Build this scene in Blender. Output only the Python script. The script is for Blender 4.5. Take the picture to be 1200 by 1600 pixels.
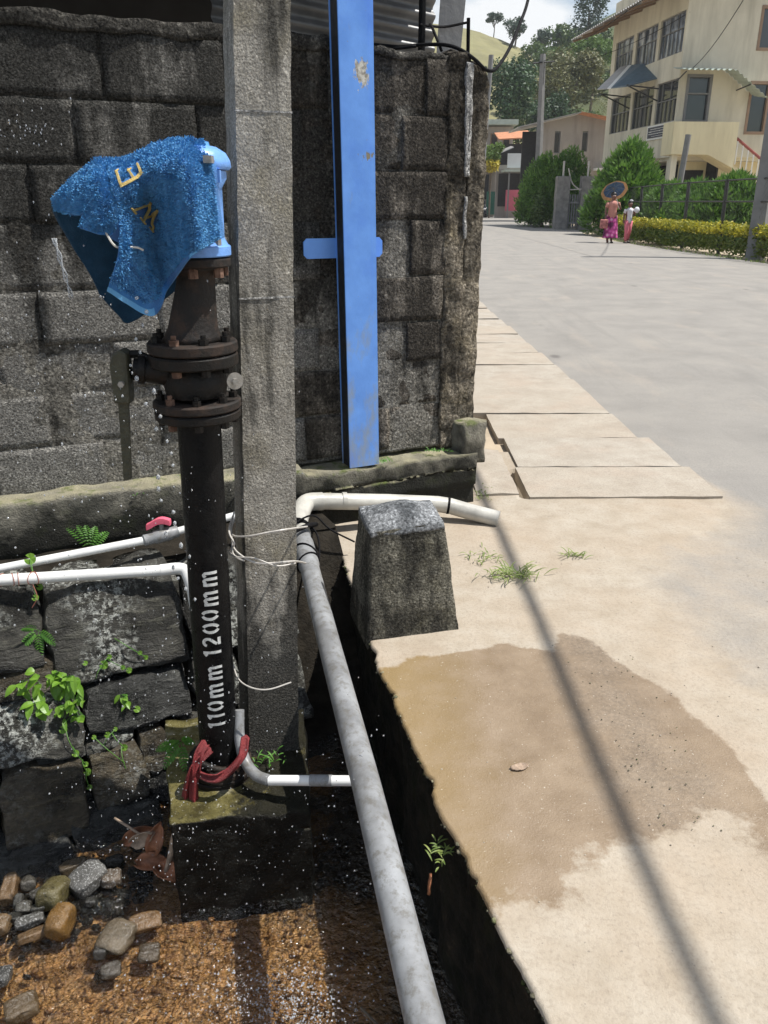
import bpy, bmesh, math, random
from mathutils import Vector, Matrix, noise
R = math.radians
scene = bpy.context.scene
for o in list(bpy.data.objects):
    bpy.data.objects.remove(o)
random.seed(7)
noise.seed_set(3)

# ------------------------------------------------------------------ camera
cam_data = bpy.data.cameras.new('camera')
cam = bpy.data.objects.new('camera', cam_data)
scene.collection.objects.link(cam)
cam.location = (0, 0, 1.4)
cam.rotation_euler = (R(90 - 21.206), 0, 0)
cam_data.sensor_fit = 'VERTICAL'
cam_data.sensor_height = 36
cam_data.lens = 36 * 1250 / 1600
cam_data.clip_start = 0.02
cam_data.clip_end = 3000
scene.camera = cam

# ------------------------------------------------------------------ light
SUN = Vector((0.44, 0.02, 0.90)).normalized()       # direction towards the sun
world = bpy.data.worlds.new('World')
scene.world = world
world.use_nodes = True
wt = world.node_tree
wt.nodes.clear()
def wn(t, **k):
    n = wt.nodes.new(t)
    for a, b in k.items():
        setattr(n, a, b)
    return n
sky = wn('ShaderNodeTexSky', sky_type='NISHITA', sun_disc=False)
sky.sun_elevation = math.asin(SUN.z)
sky.sun_rotation = math.atan2(SUN.x, SUN.y)
sky.air_density = 1.2
sky.dust_density = 0.6
sky.ozone_density = 1.6
tc = wn('ShaderNodeTexCoord')
mp = wn('ShaderNodeMapping')
mp.inputs['Scale'].default_value = (1.0, 1.0, 2.2)
mp.inputs['Location'].default_value = (5.3, 10.7, 0.5)
n1 = wn('ShaderNodeTexNoise')
n1.inputs['Scale'].default_value = 3.4
n1.inputs['Detail'].default_value = 7
n1.inputs['Roughness'].default_value = 0.56
cr = wn('ShaderNodeValToRGB')
cr.color_ramp.elements[0].position = 0.47
cr.color_ramp.elements[1].position = 0.60
mx = wn('ShaderNodeMix', data_type='RGBA')
mx.inputs['B'].default_value = (8.6, 8.8, 9.0, 1)
bg = wn('ShaderNodeBackground')
bg.inputs['Strength'].default_value = 0.09
wo = wn('ShaderNodeOutputWorld')
wt.links.new(tc.outputs['Generated'], mp.inputs['Vector'])
wt.links.new(mp.outputs['Vector'], n1.inputs['Vector'])
wt.links.new(n1.outputs['Fac'], cr.inputs['Fac'])
wt.links.new(cr.outputs['Color'], mx.inputs['Factor'])
wt.links.new(sky.outputs['Color'], mx.inputs['A'])
wt.links.new(mx.outputs['Result'], bg.inputs['Color'])
wt.links.new(bg.outputs['Background'], wo.inputs['Surface'])

sun_data = bpy.data.lights.new('sun', 'SUN')
sun_data.energy = 5.0
sun_data.angle = R(0.53)
sun_data.color = (1.0, 0.965, 0.905)
sun = bpy.data.objects.new('sun', sun_data)
scene.collection.objects.link(sun)
sun.location = (4, 0, 9)
sun.rotation_euler = SUN.to_track_quat('Z', 'Y').to_euler()

scene.view_settings.view_transform = 'Standard'
scene.view_settings.look = 'None'
scene.view_settings.exposure = 0.32
scene.view_settings.gamma = 1.0
scene.view_settings.use_curve_mapping = False
scene.render.engine = 'CYCLES'
scene.cycles.use_denoising = True
scene.cycles.max_bounces = 6
scene.cycles.transparent_max_bounces = 12

# ------------------------------------------------------------------ materials
class Mat:
    def __init__(s, name, base=(.5, .5, .5), rough=.8, **kw):
        s.m = bpy.data.materials.new(name)
        s.m.use_nodes = True
        s.t = s.m.node_tree
        s.p = s.t.nodes['Principled BSDF']
        s.out = s.t.nodes['Material Output']
        s.put('Base Color', base)
        s.put('Roughness', rough)
        for k, v in kw.items():
            s.put(k.replace('_', ' '), v)
    def put(s, name, v):
        i = s.p.inputs[name]
        s._in(i, v)
        return s
    def _in(s, i, v):
        if isinstance(v, bpy.types.NodeSocket):
            s.t.links.new(v, i)
        elif isinstance(v, (tuple, list)) and len(v) == 3 and i.type == 'RGBA':
            i.default_value = (*v, 1)
        else:
            i.default_value = v
    def node(s, t, ins=None, **props):
        n = s.t.nodes.new(t)
        for a, b in props.items():
            setattr(n, a, b)
        for a, b in (ins or {}).items():
            s._in(n.inputs[a], b)
        return n
    def pos(s):
        return s.node('ShaderNodeNewGeometry').outputs['Position']
    def obj(s):
        return s.node('ShaderNodeTexCoord').outputs['Object']
    def nrm(s):
        return s.node('ShaderNodeNewGeometry').outputs['Normal']
    def scl(s, v, sc):
        n = s.node('ShaderNodeMapping', {'Vector': v, 'Scale': sc})
        return n.outputs[0]
    def noise(s, scale, det=4, rough=.55, vec=None, dist=0):
        return s.node('ShaderNodeTexNoise', {'Vector': vec or s.pos(), 'Scale': scale, 'Detail': det,
                      'Roughness': rough, 'Distortion': dist}).outputs['Fac']
    def vor(s, scale, vec=None, feature='F1', out='Distance', rnd=1):
        return s.node('ShaderNodeTexVoronoi', {'Vector': vec or s.pos(), 'Scale': scale, 'Randomness': rnd}, feature=feature).outputs[out]
    def ramp(s, f, *stops):
        n = s.node('ShaderNodeValToRGB', {'Fac': f})
        e = n.color_ramp.elements
        while len(e) < len(stops):
            e.new(.5)
        for q, (p, c) in zip(e, stops):
            q.position = p
            q.color = (c, c, c, 1) if isinstance(c, (int, float)) else (*c, 1)
        return n.outputs['Color']
    def mix(s, f, a, b, mode='MIX'):
        n = s.node('ShaderNodeMix', data_type='RGBA', blend_type=mode)
        s._in(n.inputs[0], f)
        s._in(n.inputs[6], a)
        s._in(n.inputs[7], b)
        return n.outputs[2]
    def math(s, op, a, b=0.0, c=None):
        n = s.node('ShaderNodeMath', operation=op)
        s._in(n.inputs[0], a)
        s._in(n.inputs[1], b)
        if c is not None:
            s._in(n.inputs[2], c)
        return n.outputs[0]
    def rng(s, v, a, b, c=0., d=1.):
        return s.node('ShaderNodeMapRange', {'Value': v, 'From Min': a, 'From Max': b, 'To Min': c, 'To Max': d}).outputs[0]
    def xyz(s, v):
        n = s.node('ShaderNodeSeparateXYZ', {0: v})
        return n.outputs
    def rand(s):
        return s.node('ShaderNodeObjectInfo').outputs['Random']
    def ocol(s):
        return s.node('ShaderNodeObjectInfo').outputs['Color']
    def attr(s, name, out='Fac'):
        return s.node('ShaderNodeAttribute', attribute_name=name).outputs[out]
    def bump(s, h, strength=.5, dist=.01, prev=None):
        ins = {'Height': h, 'Strength': strength, 'Distance': dist}
        if prev is not None:
            ins['Normal'] = prev
        n = s.node('ShaderNodeBump', ins)
        s.put('Normal', n.outputs[0])
        return n.outputs[0]

def simple(name, col, rough=.7, var=.25, scale=8, bump=0, bscale=60, metal=0, space='pos', **kw):
    """one colour broken by noise, a little relief"""
    m = Mat(name, col, rough, Metallic=metal, **kw)
    v = m.pos() if space == 'pos' else m.obj()
    f = m.noise(scale, 5, .6, v)
    lo = tuple(c * (1 - var) for c in col)
    hi = tuple(min(1, c * (1 + var)) for c in col)
    m.put('Base Color', m.ramp(f, (.3, lo), (.7, hi)))
    m.put('Roughness', m.rng(m.noise(scale * 3, 3, .5, v), .3, .7, max(0, rough - .12), min(1, rough + .1)))
    if bump:
        m.bump(m.noise(bscale, 4, .6, v), bump, .01)
    return m.m

def concrete(name, col, dark, grime_lo, grime_hi, z0, z1, tan=None, bump=.6, grain=150, rough=.9, streak=(9, 9, 1.1), grime2=None, spk=1.):
    """weathered cement: coarse grain, blotches, black algae that grows thicker between heights z0 and z1"""
    m = Mat(name, col, rough, Specular_IOR_Level=.1)
    p = m.pos()
    x, y, z = m.xyz(p)[0:3]
    big = m.noise(2.6, 6, .62, p)
    mid = m.noise(14, 6, .65, p)
    st = m.noise(1.0, 6, .6, m.scl(p, streak))
    fine = m.noise(grain, 4, .65, p)
    c = m.ramp(mid, (.28, tuple(v * .62 for v in col)), (.5, col), (.75, tuple(min(1, v * 1.35) for v in col)))
    if tan:
        c = m.mix(m.ramp(m.noise(5.5, 5, .6, p), (.5, 0.), (.68, .75)), c, tan)
    c = m.mix(m.rng(m.rand(), 0, 1, 0, .35), c, tuple(v * .6 for v in col))
    hz = m.rng(z, z0, z1, grime_lo, grime_hi)
    if grime2:
        hz = m.math('MAXIMUM', hz, m.rng(z, grime2[0], grime2[1], grime2[2], grime2[3]))
    g = m.math('ADD', m.math('ADD', m.math('MULTIPLY', big, .55), m.math('MULTIPLY', st, .7)), m.math('MULTIPLY', mid, .35))
    g = m.math('ADD', m.rng(g, .66, .94, -.6, .6), hz)
    g = m.ramp(g, (.25, 0.), (.85, .93))
    c = m.mix(g, c, dark)
    c = m.mix(m.ramp(fine, (.36, .75), (.60, 0.)), c, tuple(v * .3 for v in col))
    c = m.mix(m.math('MULTIPLY', m.ramp(m.noise(45, 5, .7, p), (.58, 0.), (.72, .7)), m.math('SUBTRACT', 1., m.math('MULTIPLY', g, .9))), c, tuple(min(1, v * 1.9) for v in col))
    sp = m.noise(grain * .62, 2, .6, p)
    c = m.mix(spk, c, m.ramp(sp, (.30, .30), (.46, .85), (.56, 1.0), (.70, 1.9)), 'MULTIPLY')
    m.put('Base Color', c)
    pit = m.vor(grain * .55, p)
    h = m.math('ADD', m.math('MULTIPLY', fine, 1.5), m.math('ADD', m.math('MULTIPLY', mid, .45), m.math('MULTIPLY', pit, .7)))
    m.bump(h, bump, .012)
    return m.m

MAT = {}
MAT['block'] = concrete('cement_block', (.36, .345, .315), (.022, .022, .020), -.06, 1.0, .85, 1.5, bump=1., grain=210)
MAT['block_dark'] = concrete('cement_block_sooty', (.30, .265, .22), (.020, .018, .016), .62, .98, .5, 1.4, bump=.9, grain=150)
MAT['mortar'] = concrete('mortar', (.32, .30, .26), (.018, .017, .016), .25, 1.0, .8, 1.45, bump=.9, grain=140)
MAT['pier'] = concrete('pier_cement', (.34, .295, .23), (.018, .017, .016), .40, .92, .7, 1.6, tan=(.3, .24, .13), bump=1.0, grain=110)
MAT['pale_render'] = concrete('pale_render', (.42, .41, .39), (.06, .058, .055), -.2, .1, .5, 2.2, bump=.4, grain=160)
MAT['post'] = concrete('post_cement', (.47, .44, .385), (.016, .016, .015), .10, .44, .9, 2.0, tan=(.26, .22, .12), bump=.6, grain=230,
                       spk=.4, streak=(22, 22, 1.6), grime2=(.60, .08, .1, 1.25))
MAT['bollard'] = concrete('bollard_cement', (.25, .235, .19), (.030, .029, .027), .42, .42, 0, 1, tan=(.22, .20, .12), bump=.7, grain=190, streak=(14, 14, 3), grime2=(.125, .085, -.2, .62))
MAT['bollard_cap'] = concrete('bollard_cap_cement', (.30, .31, .32), (.05, .055, .06), .22, .22, 0, 1, bump=.35, grain=160)

def plinth_mat():
    m = Mat('plinth_cement', (.3, .28, .22), .92, Specular_IOR_Level=.15)
    p = m.pos()
    z = m.xyz(p)[2]
    nz = m.xyz(m.nrm())[2]
    mid = m.noise(13, 6, .65, p)
    c = m.ramp(mid, (.3, (.10, .095, .08)), (.55, (.23, .215, .175)), (.75, (.36, .34, .27)))
    wet = m.ramp(m.math('ADD', m.rng(z, .32, .12, .0, .55), m.rng(m.noise(4, 6, .65, p), .3, .7, -.1, .5)), (.25, 0.), (.6, .95))
    c = m.mix(wet, c, (.020, .020, .017))
    top = m.math('MULTIPLY', m.rng(nz, .35, .8), m.ramp(m.noise(7, 5, .6, p), (.4, .25), (.62, .95)))
    c = m.mix(top, c, (.36, .33, .22))
    moss = m.math('MULTIPLY', m.rng(nz, .1, .6, .12, 1.), m.ramp(m.noise(9, 6, .7, p), (.52, 0.), (.62, .8)))
    c = m.mix(moss, c, (.10, .13, .03))
    m.put('Base Color', c)
    m.bump(m.math('ADD', m.noise(130, 4, .65, p), m.math('MULTIPLY', mid, 2)), .9, .012)
    return m.m
MAT['plinth'] = plinth_mat()

def wetstone(name, col, dark, lichen, light, gloss=(.25, .8)):
    m = Mat(name, col, .6)
    p = m.pos()
    big = m.noise(4.5, 6, .65, p)
    lay = m.noise(1, 6, .7, m.scl(p, (9, 9, 46)), .4)
    fine = m.noise(110, 5, .7, p)
    c = m.mix(m.ramp(big, (.38, 0.), (.66, 1.)), dark, col)
    c = m.mix(m.ramp(lay, (.52, 0.), (.72, .7)), c, light)
    li = m.math('MULTIPLY', m.ramp(m.noise(3.1, 5, .6, p), (.44, 0.), (.56, 1.)), m.ramp(m.noise(42, 6, .78, p), (.49, 0.), (.56, 1.)))
    c = m.mix(m.math('MULTIPLY', li, lichen), c, (.46, .47, .43))
    c = m.mix(m.ramp(fine, (.3, .5), (.6, 0.)), c, (.01, .01, .009))
    m.put('Base Color', c)
    m.put('Roughness', m.rng(big, .35, .65, gloss[0], gloss[1]))
    h = m.math('ADD', m.math('MULTIPLY', fine, .6), m.math('ADD', m.math('MULTIPLY', lay, 2.2), m.math('MULTIPLY', m.noise(30, 5, .7, p), 1.4)))
    m.bump(h, 1.0, .014)
    return m.m
MAT['rubble'] = wetstone('rubble_stone', (.07, .066, .055), (.010, .0095, .008), 1.0, (.17, .165, .13), (.16, .6))
MAT['rubble_brown'] = wetstone('rubble_stone_brown', (.12, .095, .06), (.016, .013, .009), .3, (.20, .165, .10), (.16, .5))
MAT['rubble_slate'] = wetstone('rubble_slate', (.06, .06, .055), (.009, .009, .0085), .1, (.17, .17, .155), (.12, .42))
MAT['earth'] = simple('dark_earth', (.020, .017, .013), .85, .5, 14, .9, 70, Specular_IOR_Level=.1)

def plinth_block():
    m = Mat('wet_block_cement', (.2, .19, .15), .5, Specular_IOR_Level=.14)
    p = m.pos()
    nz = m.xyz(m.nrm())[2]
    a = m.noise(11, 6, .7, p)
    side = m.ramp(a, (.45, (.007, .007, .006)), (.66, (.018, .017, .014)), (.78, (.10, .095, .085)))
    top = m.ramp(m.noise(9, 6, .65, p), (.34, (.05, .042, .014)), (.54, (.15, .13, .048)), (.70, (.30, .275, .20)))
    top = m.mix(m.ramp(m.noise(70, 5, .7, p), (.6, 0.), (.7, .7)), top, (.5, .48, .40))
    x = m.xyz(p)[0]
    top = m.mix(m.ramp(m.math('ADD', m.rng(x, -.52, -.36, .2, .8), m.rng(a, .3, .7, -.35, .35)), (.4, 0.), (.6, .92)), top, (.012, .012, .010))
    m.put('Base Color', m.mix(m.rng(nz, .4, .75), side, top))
    m.put('Roughness', m.rng(a, .3, .7, .15, .55))
    m.bump(m.math('ADD', m.noise(90, 5, .7, p), m.math('MULTIPLY', a, 2)), .9, .012)
    return m.m
MAT['wet_block'] = plinth_block()

def ground_mat():
    m = Mat('ground_surface', (.5, .45, .36), .9)
    p = m.pos()
    asph = m.attr('asph')
    wet = m.attr('wet')
    n1 = m.noise(1.7, 7, .62, p)
    n2 = m.noise(7.5, 7, .66, p)
    n3 = m.noise(85, 5, .7, p)
    sand = m.ramp(n2, (.3, (.33, .278, .212)), (.5, (.39, .338, .27)), (.72, (.445, .398, .33)))
    sand = m.mix(m.ramp(n1, (.42, 0.), (.66, .55)), sand, (.38, .30, .22))
    sand = m.mix(m.ramp(m.noise(30, 6, .75, p), (.60, 0.), (.70, .30)), sand, (.30, .25, .19))
    tar = m.ramp(n1, (.3, (.25, .236, .215)), (.5, (.29, .273, .248)), (.72, (.33, .308, .275)))
    tar = m.mix(m.ramp(n3, (.35, .35), (.62, 0.)), tar, (.16, .15, .145))
    tar = m.mix(m.ramp(m.noise(2.2, 5, .6, m.scl(p, (1.2, .35, 1))), (.55, 0.), (.75, .5)), tar, (.36, .315, .265))
    tar = m.mix(m.ramp(m.vor(1.6, m.scl(p, (1, .5, 1))), (.04, .6), (.10, 0.)), tar, (.10, .09, .085))
    tar = m.mix(m.ramp(m.noise(1.1, 6, .7, m.scl(p, (2.6, .22, 1))), (.54, 0.), (.66, .45)), tar, (.21, .20, .185))
    am = m.math('ADD', asph, m.rng(m.noise(4.5, 6, .7, p), .25, .75, -.12, .12))
    am = m.ramp(am, (.34, 0.), (.66, 1.))
    sand = m.mix(m.ramp(m.noise(3.3, 7, .72, p), (.54, 0.), (.72, .55)), sand, (.30, .245, .185))
    sand = m.mix(m.ramp(n3, (.34, .35), (.52, 0.)), sand, (.22, .18, .14))
    c = m.mix(am, sand, tar)
    c = m.mix(m.ramp(m.noise(60, 3, .6, p), (.70, 0.), (.73, .55)), c, (.16, .14, .12))
    # wet patch: darker, browner, ochre silt towards the drain, thin dark wash on the far side
    w0 = m.math('ADD', wet, m.rng(m.noise(6, 7, .68, p), .25, .75, -.30, .30))
    wm = m.ramp(w0, (.44, 0.), (.56, 1.))
    wx = m.xyz(p)[0]
    mud = m.ramp(n2, (.3, (.185, .130, .080)), (.55, (.232, .168, .107)), (.75, (.275, .205, .138)))
    mud = m.mix(m.ramp(m.math('ADD', wx, m.rng(n2, .2, .8, -.12, .12)), (.04, .8), (.34, 0.)), mud, (.255, .175, .07))
    band = m.rng(m.math('ADD', m.math('ABSOLUTE', m.math('SUBTRACT', wx, .70)), m.rng(m.noise(5, 5, .7, p), .3, .7, -.12, .12)), .0, .2, .4, 0.)
    mud = m.mix(band, mud, m.mix(m.ramp(n3, (.42, 0.), (.6, 1.)), (.10, .088, .075), (.25, .2, .15)))
    c = m.mix(m.math('MULTIPLY', wm, .93), c, mud)
    c = m.mix(m.math('MULTIPLY', wm, m.ramp(m.noise(160, 2, .5, p), (.70, 0.), (.74, .8))), c, (.55, .5, .42))
    m.put('Base Color', c)
    m.put('Roughness', m.mix(wm, m.rng(n2, .3, .7, .8, .95), m.rng(n2, .35, .65, .34, .6)))
    m.put('Specular IOR Level', m.rng(wm, 0, 1, .15, .4))
    h = m.math('ADD', m.math('MULTIPLY', n3, 1.), m.math('ADD', m.math('MULTIPLY', n2, 2.), m.noise(230, 3, .6, p)))
    m.bump(h, m.rng(am, 0, 1, .28, .4), .01)
    return m.m
MAT['ground'] = ground_mat()

def slab_mat():
    m = Mat('slab_cement', (.5, .45, .37), .92)
    p = m.pos()
    n2 = m.noise(5, 6, .65, p)
    c = m.ramp(n2, (.3, (.305, .265, .215)), (.52, (.385, .345, .29)), (.75, (.46, .425, .365)))
    c = m.mix(m.rng(m.rand(), 0, 1, 0, .6), c, (.40, .34, .265))
    c = m.mix(m.ramp(m.noise(2.2, 5, .6, p), (.5, 0.), (.66, .5)), c, (.40, .32, .25))
    c = m.mix(m.ramp(m.noise(55, 5, .7, p), (.55, 0.), (.7, .5)), c, (.26, .23, .19))
    c = m.mix(m.ramp(m.noise(3.6, 7, .72, p), (.52, 0.), (.70, .6)), c, (.30, .25, .195))
    c = m.mix(m.ramp(m.noise(120, 4, .7, p), (.34, .45), (.52, 0.)), c, (.2, .17, .14))
    m.put('Base Color', c)
    m.bump(m.math('ADD', m.noise(120, 4, .7, p), m.math('MULTIPLY', n2, 2)), .35, .01)
    return m.m
MAT['slab'] = slab_mat()
MAT['terrain'] = simple('dusty_earth', (.40, .33, .24), .95, .3, 3, .4, 50)

def drain_mat():
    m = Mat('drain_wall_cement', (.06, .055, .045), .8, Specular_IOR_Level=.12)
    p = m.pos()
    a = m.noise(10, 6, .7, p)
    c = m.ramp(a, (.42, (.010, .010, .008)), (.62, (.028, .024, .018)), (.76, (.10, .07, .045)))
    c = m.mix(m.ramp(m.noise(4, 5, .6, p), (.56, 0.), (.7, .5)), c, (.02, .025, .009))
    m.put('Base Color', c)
    m.bump(m.math('ADD', m.noise(80, 5, .7, p), m.math('MULTIPLY', a, 2)), 1., .014)
    return m.m
MAT['drain'] = drain_mat()

def bed_mat():
    m = Mat('stream_bed_sand', (.3, .17, .07), .6)
    p = m.pos()
    n2 = m.noise(7, 7, .68, p)
    v = m.vor(60, p, 'F1', 'Color')
    f = m.noise(170, 4, .7, p)
    c = m.ramp(n2, (.26, (.11, .06, .024)), (.42, (.37, .205, .078)), (.58, (.50, .30, .125)), (.76, (.58, .40, .20)))
    c = m.mix(.12, c, m.mix(.55, (.30, .17, .07), v, 'MULTIPLY'))
    c = m.mix(m.ramp(f, (.36, .28), (.50, 0.)), c, (.10, .056, .024))
    c = m.mix(m.ramp(m.noise(3.1, 4, .6, p), (.56, 0.), (.7, .45)), c, (.10, .075, .045))
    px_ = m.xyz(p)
    shade_silt = m.math('MINIMUM', m.rng(m.math('ADD', px_[1], m.rng(n2, .3, .7, -.12, .12)), 1.80, 1.94), m.rng(m.math('ADD', px_[0], m.rng(n2, .3, .7, -.12, .12)), -.34, -.2))
    shade_silt = m.math('MAXIMUM', shade_silt, m.rng(m.math('ADD', px_[0], m.rng(n2, .3, .7, -.06, .06)), -.02, .06))
    c = m.mix(m.math('MULTIPLY', shade_silt, .93), c, (.012, .010, .007))  # slab shade painted into the bed colour, together with dark deposit
    m.put('Base Color', c)
    m.put('Roughness', m.rng(n2, .3, .7, .14, .4))
    m.bump(m.math('ADD', m.vor(75, p), m.math('ADD', m.math('MULTIPLY', n2, 2.), f)), .5, .012)
    return m.m
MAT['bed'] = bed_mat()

def water_mat():
    m = Mat('shallow_water')
    p = m.pos()
    t = m.t
    h = m.math('ADD', m.noise(16, 4, .6, p, .8), m.math('MULTIPLY', m.noise(60, 3, .6, p, .5), .45))
    b = m.node('ShaderNodeBump', {'Height': h, 'Strength': 1., 'Distance': .06})
    fr = m.node('ShaderNodeFresnel', {'IOR': 1.33, 'Normal': b.outputs[0]})
    tr = m.node('ShaderNodeBsdfTransparent', {'Color': (.97, .92, .82)})
    gl = m.node('ShaderNodeBsdfGlossy', {'Roughness': .10, 'Normal': b.outputs[0]})
    ms = m.node('ShaderNodeMixShader', {0: m.math('ADD', m.math('MULTIPLY', fr.outputs[0], 1.3), .05)})
    t.links.new(tr.outputs[0], ms.inputs[1])
    t.links.new(gl.outputs[0], ms.inputs[2])
    t.links.new(ms.outputs[0], m.out.inputs['Surface'])
    return m.m
MAT['water'] = water_mat()
MAT['drop'] = Mat('water_drop', (.9, .92, .94), .06, Transmission_Weight=.75, IOR=1.33).m
MAT['foam'] = Mat('foam', (.86, .86, .84), .25, Specular_IOR_Level=.8).m

def blue_paint():
    m = Mat('blue_enamel', (.12, .3, .8), .42)
    p = m.pos()
    z = m.xyz(p)[2]
    n = m.noise(6, 6, .65, p)
    c = m.ramp(n, (.35, (.115, .29, .74)), (.65, (.15, .36, .86)))
    dirt = m.math('ADD', m.rng(z, .3, 1.15, .30, -.1), m.rng(m.noise(4.5, 6, .65, m.scl(p, (3, 3, 1.2))), .3, .7, -.28, .28))
    c = m.mix(m.ramp(dirt, (.1, 0.), (.38, .85)), c, (.26, .31, .36))
    c = m.mix(m.ramp(m.noise(3, 5, .6, m.scl(p, (1, 1, .8))), (.55, 0.), (.7, .6)), c, (.07, .21, .74))
    # bare flaked places, one high up and one lower
    x = m.xyz(p)[0]
    fl = m.noise(1, 6, .72, m.scl(p, (34, 34, 15)))
    e1 = m.math('ADD', m.math('POWER', m.math('ABSOLUTE', m.math('DIVIDE', m.math('ADD', x, .088), .045)), 2.), m.math('POWER', m.math('ABSOLUTE', m.math('DIVIDE', m.math('SUBTRACT', z, 1.86), .095)), 2.))
    hz = m.math('MAXIMUM', m.rng(e1, .0, 1.3, .26, -.1),
                m.rng(m.math('ADD', m.math('ABSOLUTE', m.math('SUBTRACT', z, 1.57)), m.math('ABSOLUTE', m.math('ADD', x, .06))), .0, .12, .16, -.2))
    pf = m.ramp(m.math('ADD', fl, hz), (.66, 0.), (.69, 1.))
    pc = m.mix(m.rng(z, 1.64, 1.8), (.23, .20, .13), m.ramp(m.noise(60, 5, .7, p), (.4, (.25, .23, .19)), (.6, (.62, .60, .54))))
    c = m.mix(pf, c, pc)
    c = m.mix(m.ramp(m.noise(90, 4, .7, p), (.69, 0.), (.74, .7)), c, (.3, .22, .15))
    m.put('Base Color', c)
    m.put('Roughness', m.rng(n, .3, .7, .3, .6))
    m.bump(m.math('SUBTRACT', m.noise(20, 4, .6, p), m.math('MULTIPLY', pf, .8)), .25, .004)
    return m.m
MAT['beam'] = blue_paint()

def iron(name, col, rust, amt, rough=.5, metal=.3, spec=.25):
    m = Mat(name, col, rough, Metallic=metal, Specular_IOR_Level=spec)
    p = m.pos()
    n = m.noise(20, 6, .68, p)
    c = m.mix(m.ramp(n, (.45, 0.), (.45 + .4 * (1.05 - amt), 1.)), col, rust)
    m.put('Base Color', c)
    m.put('Roughness', m.rng(n, .3, .7, rough - .15, rough + .25))
    m.bump(m.noise(120, 5, .7, p), .5, .006)
    return m.m
MAT['pipe_black'] = iron('black_coated_iron', (.006, .006, .0065), (.016, .015, .014), .3, .30, 0, .12)
MAT['iron'] = iron('wet_cast_iron', (.010, .009, .008), (.030, .020, .014), .4, .45, .1)
MAT['iron_brown'] = iron('rusty_cast_iron', (.022, .019, .017), (.060, .040, .030), .5, .6, .1)
MAT['rust'] = iron('rust', (.085, .045, .03), (.20, .12, .085), .7, .75, 0)
MAT['steel'] = iron('worn_steel', (.35, .33, .30), (.45, .42, .38), .5, .4, .6)
MAT['olive'] = simple('olive_paint', (.05, .048, .028), .6, .35, 30, .4, 90)
MAT['blue_iron'] = simple('pale_blue_epoxy', (.17, .37, .80), .32, .14, 25, .15, 80)
MAT['stencil'] = simple('stencil_paint', (.66, .66, .63), .7, .3, 90)
MAT['pvc'] = simple('white_pvc', (.72, .72, .70), .35, .10, 9)
def pvc_grey():
    m = Mat('grey_pvc', (.5, .5, .49), .42)
    p = m.pos()
    n = m.noise(9, 6, .66, p)
    c = m.ramp(n, (.3, (.15, .15, .15)), (.5, (.235, .24, .245)), (.7, (.30, .31, .32)))
    c = m.mix(m.ramp(m.noise(34, 6, .78, p), (.50, 0.), (.62, .65)), c, (.12, .11, .09))
    m.put('Base Color', c)
    m.put('Roughness', m.rng(n, .3, .7, .34, .6))
    m.bump(m.noise(70, 4, .6, p), .15, .004)
    return m.m
MAT['pvc_grey'] = pvc_grey()
MAT['pvc_cream'] = simple('dirty_white_pvc', (.46, .445, .40), .42, .22, 10, .1, 70)
MAT['red_plastic'] = simple('red_plastic', (.72, .13, .20), .35, .15, 30)
MAT['cable'] = simple('black_rubber', (.008, .008, .009), .75, .3, 20, Specular_IOR_Level=.1)
MAT['wire'] = simple('galvanised_wire', (.48, .45, .41), .5, .2, 40)
MAT['copper'] = simple('red_wire', (.36, .13, .09), .6, .3, 60)
MAT['string'] = simple('wet_string', (.62, .60, .54), .8, .2, 60)

def towel_mat(name, a, b, back=False):
    m = Mat(name, a, .95, Sheen_Weight=.2, Specular_IOR_Level=.08)
    p = m.pos()
    n = m.noise(22, 5, .65, p)
    c = m.ramp(n, (.32, a), (.68, b))
    m.put('Base Color', c)
    m.bump(m.noise(420, 3, .7, p), .8, .006)
    return m.m
MAT['towel'] = towel_mat('towel_ground', (.03, .15, .42), (.06, .25, .60))
MAT['towel_pile'] = towel_mat('towel_pile', (.06, .30, .64), (.18, .50, .86))
MAT['towel_hem'] = towel_mat('towel_hem', (.12, .38, .72), (.16, .44, .78))
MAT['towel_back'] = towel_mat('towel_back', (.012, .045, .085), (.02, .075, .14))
MAT['gold'] = simple('gold_thread', (.62, .45, .14), .55, .2, 120, .6, 500)
MAT['red_cloth'] = simple('wet_red_cloth', (.17, .018, .02), .6, .45, 28, .6, 260)

def leaf_mat(name, lo, hi, sc=6, trans=.35, rough=.55, use_obj=False):
    m = Mat(name, lo, rough)
    p = m.pos()
    f = m.math('ADD', m.math('MULTIPLY', m.noise(sc, 3, .6, p), .65), m.math('MULTIPLY', m.node('ShaderNodeNewGeometry').outputs['Random Per Island'], .35))
    c = m.ramp(f, (.3, lo), (.7, hi))
    m.put('Base Color', c)
    t = m.node('ShaderNodeBsdfTranslucent', {'Color': c})
    ms = m.node('ShaderNodeMixShader', {0: trans})
    m.t.links.new(m.p.outputs[0], ms.inputs[1])
    m.t.links.new(t.outputs[0], ms.inputs[2])
    m.t.links.new(ms.outputs[0], m.out.inputs['Surface'])
    return m.m
MAT['leaf_bright'] = leaf_mat('bright_leaf', (.10, .24, .025), (.24, .42, .05), 30, .4, .4)
MAT['leaf_fern'] = leaf_mat('fern_leaf', (.07, .20, .025), (.14, .34, .05), 30, .4, .5)
MAT['grass'] = leaf_mat('grass_blade', (.13, .20, .04), (.30, .36, .10), 30, .35)
MAT['thuja'] = leaf_mat('conifer_spray', (.055, .14, .022), (.17, .31, .05), 1.6, .25)
MAT['hedge'] = leaf_mat('golden_hedge_leaf', (.17, .20, .02), (.58, .50, .035), 1.9, .3)
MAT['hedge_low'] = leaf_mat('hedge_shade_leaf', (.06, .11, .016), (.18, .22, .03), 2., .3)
MAT['tree_dark'] = leaf_mat('dark_tree_leaf', (.022, .055, .022), (.06, .115, .045), .5, .2)
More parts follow.
